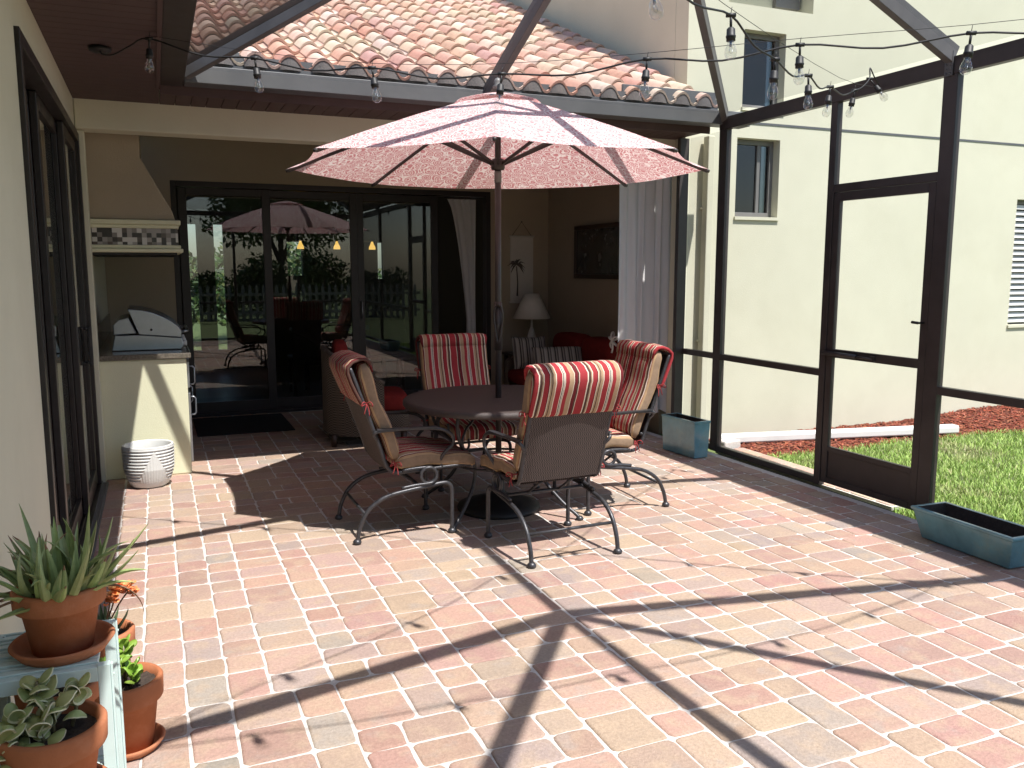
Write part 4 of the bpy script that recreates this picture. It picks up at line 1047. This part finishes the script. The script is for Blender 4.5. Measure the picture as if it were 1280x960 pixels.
# plant stand
ps = thing('plant_stand', 'pale teal two tier slatted plant stand against the left wall', 'plant stand', (0, 0, 0))
X0, X1 = -.445, -.178
def slats(y0, y1, z, n):
    mb = MB(); w = (y1 - y0) / n
    for i in range(n):
        a = y0 + i * w
        mb.box(X0, X1, a + .004, a + w - .004, z - .012, z); mb.box(X0, X1, a + w * .30, a + w * .62, z, z + .005)
    mb.box(X0, X1, y0 - .012, y0 - .001, z - .035, z + .002); mb.box(X0, X1, y1 + .001, y1 + .012, z - .035, z + .002)
    return mb.build('slatted_shelf', M['teal'], ps, bevel=.002)
slats(2.215, 2.50, .60, 5); slats(1.93, 2.50, .335, 9)
for x in (X0 + .012, X1 + .014):
    for y, zt in ((2.215, .605), (2.49, .605), (1.935, .34)):
        l = MB(); l.box(x - .014, x + .014, y - .012, y + .012, 0, zt); l.box(x + .0145, x + .020, y - .008, y + .004, 0, zt)
        l.tube([(x + .020, y - .002, zt - .03), (x + .0225, y - .002, zt - .03)], .004, 8)
        l.build('leg', M['teal'], ps, bevel=.002)
def terra(name, label, loc, r, h, rim_h, cat='pot'):
    t = thing(name, label, cat, loc, 0, 'terracotta pots on and beside the plant stand')
    rb = r * .66; rr = r * .93
    MB().lathe([(rb, 0), (rr - (rr - rb) * rim_h / h, h - rim_h), (r - .002, h - rim_h), (r, h - rim_h + .004), (r + .002, h - .006), (r - .003, h), (r - .014, h), (r - .018, h - .03), (rb, h * .3)], n=48).build('pot_shell', M['terracotta'], t)
    mb = MB(); P = []
    random.seed(int(r * 1000))
    for i in range(9):
        q = i / 8 * (r - .019); P.append([(q * math.cos(a * R(12)), q * math.sin(a * R(12)), h - .028 + random.uniform(-.005, .006)) for a in range(30)])
    mb.grid(P, closed=True).build('soil', M['soil'], t)
    return t
def saucer(label, loc, r):
    o = MB().lathe([(r * .82, 0), (r, .028), (r - .004, .032), (r - .012, .030), (r * .80, .008), (.001, .008)], n=48).build('pot_saucer', M['terracotta'])
    o.location = loc; tag(o, label, 'saucer', 'terracotta saucers under the pots'); return o
A = (-.262, 2.335, .606)
saucer('terracotta saucer under the aloe pot on the top shelf', A, .122); terra('terracotta_pot', 'terracotta pot of spiky aloe on the top shelf', (A[0], A[1], A[2] + .009), .106, .165, .05)
B = (-.268, 2.09, .341)
saucer('terracotta saucer under the pot of pale edged leaves', B, .115); terra('terracotta_pot', 'terracotta pot with pale edged round leaves on the lower shelf', (B[0], B[1], B[2] + .009), .112, .185, .055)
C_ = (-.285, 2.385, .341)
saucer('terracotta saucer on the lower shelf, under the top shelf', C_, .112); terra('terracotta_pot', 'terracotta pot half hidden under the top shelf', (C_[0], C_[1], C_[2] + .009), .10, .15, .045)
D_ = (-.155, 2.905, .0)
saucer('terracotta saucer on the paving under the jade pot', D_, .112); terra('terracotta_pot', 'terracotta pot of bright green jade on the paving', (D_[0], D_[1], D_[2] + .009), .113, .235, .07)
E_ = (-.235, 3.20, .0)
terra('terracotta_pot', 'terracotta pot of orange flowers behind the plant stand', E_, .105, .30, .06)

def leaf3(mb, base, az, el, L, w, th, curl, c0, c1, tip=None, n=9):
    """fat tapering succulent leaf: a channelled section swept along a curving spine"""
    p = Vector(base); V = []; F = []; cols = []
    e = el; st = L / n
    h = Vector((math.cos(az), math.sin(az), 0)); s = Vector((-math.sin(az), math.cos(az), 0))
    for i in range(n + 1):
        t = i / n; d = h * math.cos(e) + Vector((0, 0, math.sin(e))); u = -h * math.sin(e) + Vector((0, 0, math.cos(e)))
        k = (1 - t ** 1.5) ** .9 * (1 if t > .15 else .75 + t * 1.6); ww, tt = w * k + .0008, th * k + .0008
        for a, b in ((-1, .25), (-.55, -.55), (0, -.9), (.55, -.55), (1, .25), (.5, -.05), (0, -.22), (-.5, -.05)):
            V.append(p + s * a * ww / 2 + u * b * tt)
        p = p + d * st; e += curl / n
    for i in range(n):
        for j in range(8):
            t = i / n; c = [a * (1 - t) + b * t for a, b in zip(c0, c1)]
            if tip and t > .8: c = tip
            mb.add([V[i * 8 + j], V[i * 8 + (j + 1) % 8], V[(i + 1) * 8 + (j + 1) % 8], V[(i + 1) * 8 + j]], [(0, 1, 2, 3)], 0, True, tuple(c))
random.seed(21)
mb = MB(); G0, G1 = (0.25, 0.32, 0.11), (0.32, 0.38, 0.17)
for q in range(62):
    r = .082 * math.sqrt(random.random()); a = random.uniform(0, 6.283); az = a + random.uniform(-.8, .8)
    f = r / .082; el = R(random.uniform(62, 88)) - f * R(random.uniform(10, 42))
    L = random.uniform(.10, .20) * (1.15 - .2 * f); c = jit(G0, .25); d = jit(G1, .2)
    tip = (0.22, 0.12, 0.07) if random.random() < .35 else None
    leaf3(mb, (A[0] + r * math.cos(a), A[1] + r * math.sin(a), A[2] + .142), az, el, L, random.uniform(.023, .034), random.uniform(.009, .013), random.uniform(-1.5, 1.3), c, d, tip)
for az, el, L, cu in ((-.35, .75, .20, .2), (-.15, .55, .17, .3), (2.6, .55, .22, -.3), (3.0, .3, .20, -.5), (-2.2, .25, .16, -.3), (.3, .62, .22, .25), (2.2, 1.25, .24, -.2), (-.6, 1.35, .25, .1)):
    leaf3(mb, (A[0] + .06 * math.cos(az), A[1] + .06 * math.sin(az), A[2] + .142), az, el, L, .027, .010, cu, jit((0.19, 0.25, 0.09), .1), (0.24, 0.29, 0.11))
for az in (3.3, -2.7, 2.9, -.1):
    leaf3(mb, (A[0] + .08 * math.cos(az), A[1] + .08 * math.sin(az), A[2] + .155), az, .25, .16, .010, .004, -1.9, (0.22, 0.13, 0.07), (0.15, 0.07, 0.04))
tag(mb.build('aloe_plant', M['leaf']), 'spiky green aloe spilling over the pot on the top shelf', 'aloe')

def roundleaf(mb, base, az, el, L, W, c, edge=None, cup=.25, th=.003, nn=10):
    h = Vector((math.cos(az) * math.cos(el), math.sin(az) * math.cos(el), math.sin(el))); s = Vector((-math.sin(az), math.cos(az), 0)); u = h.cross(s) * -1
    base = Vector(base); rings = []
    for k, sc_ in ((0, .0), (1, .45), (2, .78), (3, 1.0)):
        row = []
        for j in range(16):
            a = 2 * math.pi * j / 16; x = .5 + .5 * math.cos(a) * sc_; y = math.sin(a) * sc_ * .5 * (1.0 if x > .4 else .72 + .7 * x)
            zz2 = cup * L * ((x - .5) ** 2 + (y * 1.2) ** 2) * 1.3 + (.012 * math.sin(5 * a) * L if sc_ == 1 else 0)
            row.append(base + h * L * x + s * W * y + u * zz2)
        rings.append(row)
    for i in range(3):
        cc = edge if (edge and i == 2) else c
        for j in range(16): mb.add([rings[i][j], rings[i][(j + 1) % 16], rings[i + 1][(j + 1) % 16], rings[i + 1][j]], [(0, 1, 2, 3)], 0, True, cc)
    low = [[p - u * th for p in r] for r in rings]
    for i in range(3):
        for j in range(16): mb.add([low[i][j], low[i + 1][j], low[i + 1][(j + 1) % 16], low[i][(j + 1) % 16]], [(0, 1, 2, 3)], 0, True, c)
    for j in range(16): mb.add([rings[3][j], rings[3][(j + 1) % 16], low[3][(j + 1) % 16], low[3][j]], [(0, 1, 2, 3)], 0, True, edge or c)
random.seed(9)
mb = MB(); zb = B[2] + .165
for (ox, oy, hh, n) in ((-.065, .0, .06, 11), (-.02, -.03, .05, 9), (-.03, .055, .11, 12), (.045, .03, .09, 8), (-.085, -.045, .035, 11), (.0, .01, .075, 8)):
    top = Vector((B[0] + ox * 1.1, B[1] + oy, zb + hh))
    mb.tube([(B[0] + ox * .7, B[1] + oy * .7, zb - .02), tuple((Vector((B[0] + ox, B[1] + oy, zb)) + top) / 2), tuple(top)], .0045, 6, color=(0.17, 0.15, 0.08))
    for q in range(n):
        az = q * 2.4 + random.uniform(-.4, .4); el = R(random.uniform(5, 85)); L = random.uniform(.036, .060)
        roundleaf(mb, top - Vector((0, 0, .06 * q / n)), az, el, L, L * random.uniform(.8, .95), jit((0.30, 0.335, 0.13), .2), jit((0.60, 0.58, 0.38), .12), random.uniform(.3, .8))
tag(mb.build('variegated_plant', M['leaf']), 'succulent with round green leaves edged in cream on the lower shelf', 'plant')
mb = MB(); zj = D_[2] + .215; random.seed(31)
for (ox, oy, hh, n) in ((-.02, -.03, .10, 12), (.0, .01, .135, 12), (-.055, .01, .07, 8), (.025, -.03, .07, 9)):
    top = Vector((D_[0] + ox, D_[1] + oy, zj + hh))
    mb.tube([(D_[0] + ox * .6, D_[1] + oy * .6, zj - .015), tuple(top)], .005, 6, color=(0.14, 0.12, 0.05))
    for q in range(n):
        az = q * 2.4 + random.uniform(-.3, .3); el = R(random.uniform(15, 75)); L = random.uniform(.036, .052)
        roundleaf(mb, top - Vector((0, 0, .06 * q / n)), az, el, L, L * .75, jit((0.20, 0.33, 0.045), .2), None, .35, .004)
tag(mb.build('jade_plant', M['leaf']), 'bright green jade plant in the pot on the paving', 'jade plant')
mb = MB(); random.seed(13); ze0 = E_[2] + .275
for q in range(20):
    az = q * 2.4; el = R(random.uniform(25, 75)); leaf3(mb, (E_[0] + .02 * math.cos(az), E_[1] + .02 * math.sin(az), ze0), az, el, random.uniform(.08, .13), .022, .008, .6, (0.08, 0.13, 0.07), (0.11, 0.16, 0.08))
for dx, dy, zt in ((.065, -.10, .20), (.10, -.07, .185), (.04, -.12, .18)):
    b0 = Vector((E_[0], E_[1], ze0)); t0 = Vector((E_[0] + dx, E_[1] + dy, ze0 + zt))
    mb.tube([b0, (b0 + t0) / 2 + Vector((.01, 0, .03)), t0], .003, 6, sub=3, color=(0.16, 0.10, 0.06))
    for q in range(46):
        d = Vector((random.gauss(0, 1), random.gauss(0, 1), random.gauss(0, .6))).normalized() * random.uniform(.008, .03); c = t0 + d
        cc = jit(random.choice([(0.80, 0.30, 0.10), (0.85, 0.42, 0.16), (0.72, 0.22, 0.08)]), .15)
        for r_ in range(4):
            a = r_ * 1.57 + q; v = Vector((math.cos(a), math.sin(a), .6)) * .012; w = Vector((-math.sin(a), math.cos(a), 0)) * .006
            mb.add([c, c + v * .6 + w, c + v, c + v * .6 - w], [(0, 1, 2, 3)], 0, False, cc)
tag(mb.build('flowering_succulent', M['leaf']), 'succulent with clusters of small orange flowers behind the stand', 'flowering plant')

# ------------------------------------------------------------------ things beyond the screen
d = Vector((2.42, -.47, 0)).normalized()
o = MB().prism([(-.05, 0), (.05, 0), (.055, .012), (.055, .055), (.045, .075), (-.045, .075), (-.055, .055), (-.055, .012)], 'x', 0, 2.50).build('drain_pipe', M['white'], bevel=.003)
o.location = (4.68, 6.30, -.012); o.rotation_euler = (0, 0, math.atan2(d.y, d.x)); tag(o, 'long white drain pipe lying on the mulch along the cream wall', 'pipe')
mb = MB(); random.seed(2)
for i, (x, y) in enumerate(((4.60, 6.02), (4.72, 6.06))):
    pass
o = MB().box(-.10, .10, -.07, .07, -.04, .055).build('edging_stone', M['sand'], bevel=.015); o.location = (4.66, 6.12, 0); o.rotation_euler = (0, 0, .15)
tag(o, 'loose tan edging stone beside the end of the white drain pipe', 'stone')

# behind the camera and the house: what the door glass mirrors and the far windows show
def leafcloud(mb, c, rx, ry, rz, n, cols, s=.06):
    for _ in range(n):
        d = Vector((random.gauss(0, 1), random.gauss(0, 1), random.gauss(0, 1))).normalized() * (random.random() ** .4)
        p = Vector(c) + Vector((d.x * rx, d.y * ry, d.z * rz)); q = Vector((random.uniform(-1, 1), random.uniform(-1, 1), random.uniform(-1, 1))).normalized(); r = q.orthogonal().normalized()
        k = s * random.uniform(.6, 1.4)
        mb.add([p - q * k, p + r * k * .45, p + q * k, p - r * k * .45], [(0, 1, 2, 3)], 0, False, jit(random.choice(cols), .25))
GL = [(0.055, 0.10, 0.025), (0.08, 0.13, 0.035), (0.04, 0.075, 0.02), (0.12, 0.14, 0.04)]
def shrub(x, y, rx, rz, label, seed, n=2600, trunk=0.0, name='shrub', cat='shrub', group=None):
    random.seed(seed); t = thing(name, label, cat, (x, y, -.045), 0, group); mb = MB()
    for _ in range(9):
        leafcloud(mb, (random.uniform(-.55, .55) * rx, random.uniform(-.55, .55) * rx, trunk + rz * random.uniform(.45, 1.25)), rx * .5, rx * .5, rz * .42, n // 9, GL, .05 + .03 * rx)
    mb.build('crown', M['leaf'], t)
    k = MB()
    for a in range(4 if not trunk else 5):
        an = a * 1.6; k.tube([(0, 0, 0), (.04 * math.cos(an), .04 * math.sin(an), (trunk + rz * .4) * .6), (rx * .4 * math.cos(an), rx * .4 * math.sin(an), trunk + rz * .9)], [.05 + .05 * trunk, .04 + .03 * trunk, .012], 7, sub=3)
    k.build('trunk', M['bark'], t)
for i, x in enumerate((-3.6, -1.9, -.2, 1.6, 3.3, 5.2, 7.0)):
    shrub(x, -9.4 + .3 * math.sin(i * 2), 1.15, 1.25 + .3 * math.sin(i * 1.7), 'dense green shrub of the hedge mirrored in the door glass', 40 + i, group='hedge shrubs mirrored in the door glass')
fn = thing('picket_fence', 'grey weathered picket fence mirrored in the sliding door glass', 'fence', (0, -7.6, -.045))
pk = MB()
for i in range(60):
    x = -4 + i * .2; pk.prism([(x, .05), (x + .09, .05), (x + .09, 1.05), (x + .045, 1.15), (x, 1.05)], 'y', -.012, .012)
pk.build('pickets', M['weathered'], fn)
MB().box(-4, 8, .014, .05, .25, .33).box(-4, 8, .014, .05, .80, .88).build('fence_rail', M['weathered'], fn)
shrub(.6, 19.5, 1.3, 1.3, 'green shrub beyond the far window of the house', 60); shrub(2.6, 20.5, 1.5, 1.6, 'tall green shrub seen through the small far window', 61); shrub(4.6, 19.5, 1.2, 1.1, 'rounded shrub furthest right beyond the house', 62)
shrub(-3.5, -14, 2.6, 2.2, 'big unseen tree added to darken the top of the door glass reflection', 63, 4200, 2.6, 'added_tree', 'tree')  # trees added out of view to darken what the door glass mirrors
shrub(4.6, -15, 3.0, 2.4, 'broad unseen tree added behind the hedge to darken the reflection by the umbrella', 64, 4600, 2.2, 'added_tree', 'tree')

# ------------------------------------------------------------------ light, sky, camera
w = bpy.data.worlds.new('World'); sc.world = w; w.use_nodes = True; nt = w.node_tree; nt.nodes.clear()
sky = nt.nodes.new('ShaderNodeTexSky'); sky.sky_type = 'NISHITA'; sky.sun_disc = False
tosun = Vector((.185, -.47, 1.0)).normalized()
sky.sun_elevation = math.asin(tosun.z); sky.sun_rotation = math.atan2(tosun.x, tosun.y)
bg = nt.nodes.new('ShaderNodeBackground'); bg.inputs[1].default_value = 0.105
ow = nt.nodes.new('ShaderNodeOutputWorld'); nt.links.new(sky.outputs[0], bg.inputs[0]); nt.links.new(bg.outputs[0], ow.inputs[0])
sl_ = bpy.data.lights.new('sun', 'SUN'); sl_.energy = 4.6; sl_.angle = R(.53); sl_.color = (1.0, 0.965, 0.92)
so = bpy.data.objects.new('sun', sl_); col.objects.link(so); so.rotation_euler = (-tosun).to_track_quat('-Z', 'Y').to_euler(); so.location = tosun * 30
cd = bpy.data.cameras.new('camera'); co = bpy.data.objects.new('camera', cd); col.objects.link(co)
cd.sensor_width = 36; cd.lens = 1058.4172 / 1280 * 36; cd.clip_end = 400; cd.clip_start = .05
co.location = (0, 0, 1.57); co.rotation_euler = (math.pi / 2 - 0.1353165, 0, -0.3972408); sc.camera = co
sc.view_settings.view_transform = 'Standard'; sc.view_settings.look = 'None'; sc.view_settings.gamma = 1; sc.view_settings.exposure = 0.96; sc.view_settings.use_curve_mapping = False
sc.cycles.max_bounces = 10; sc.cycles.transparent_max_bounces = 24; sc.cycles.diffuse_bounces = 4; sc.cycles.use_denoising = True
sc.cycles.sample_clamp_indirect = 8
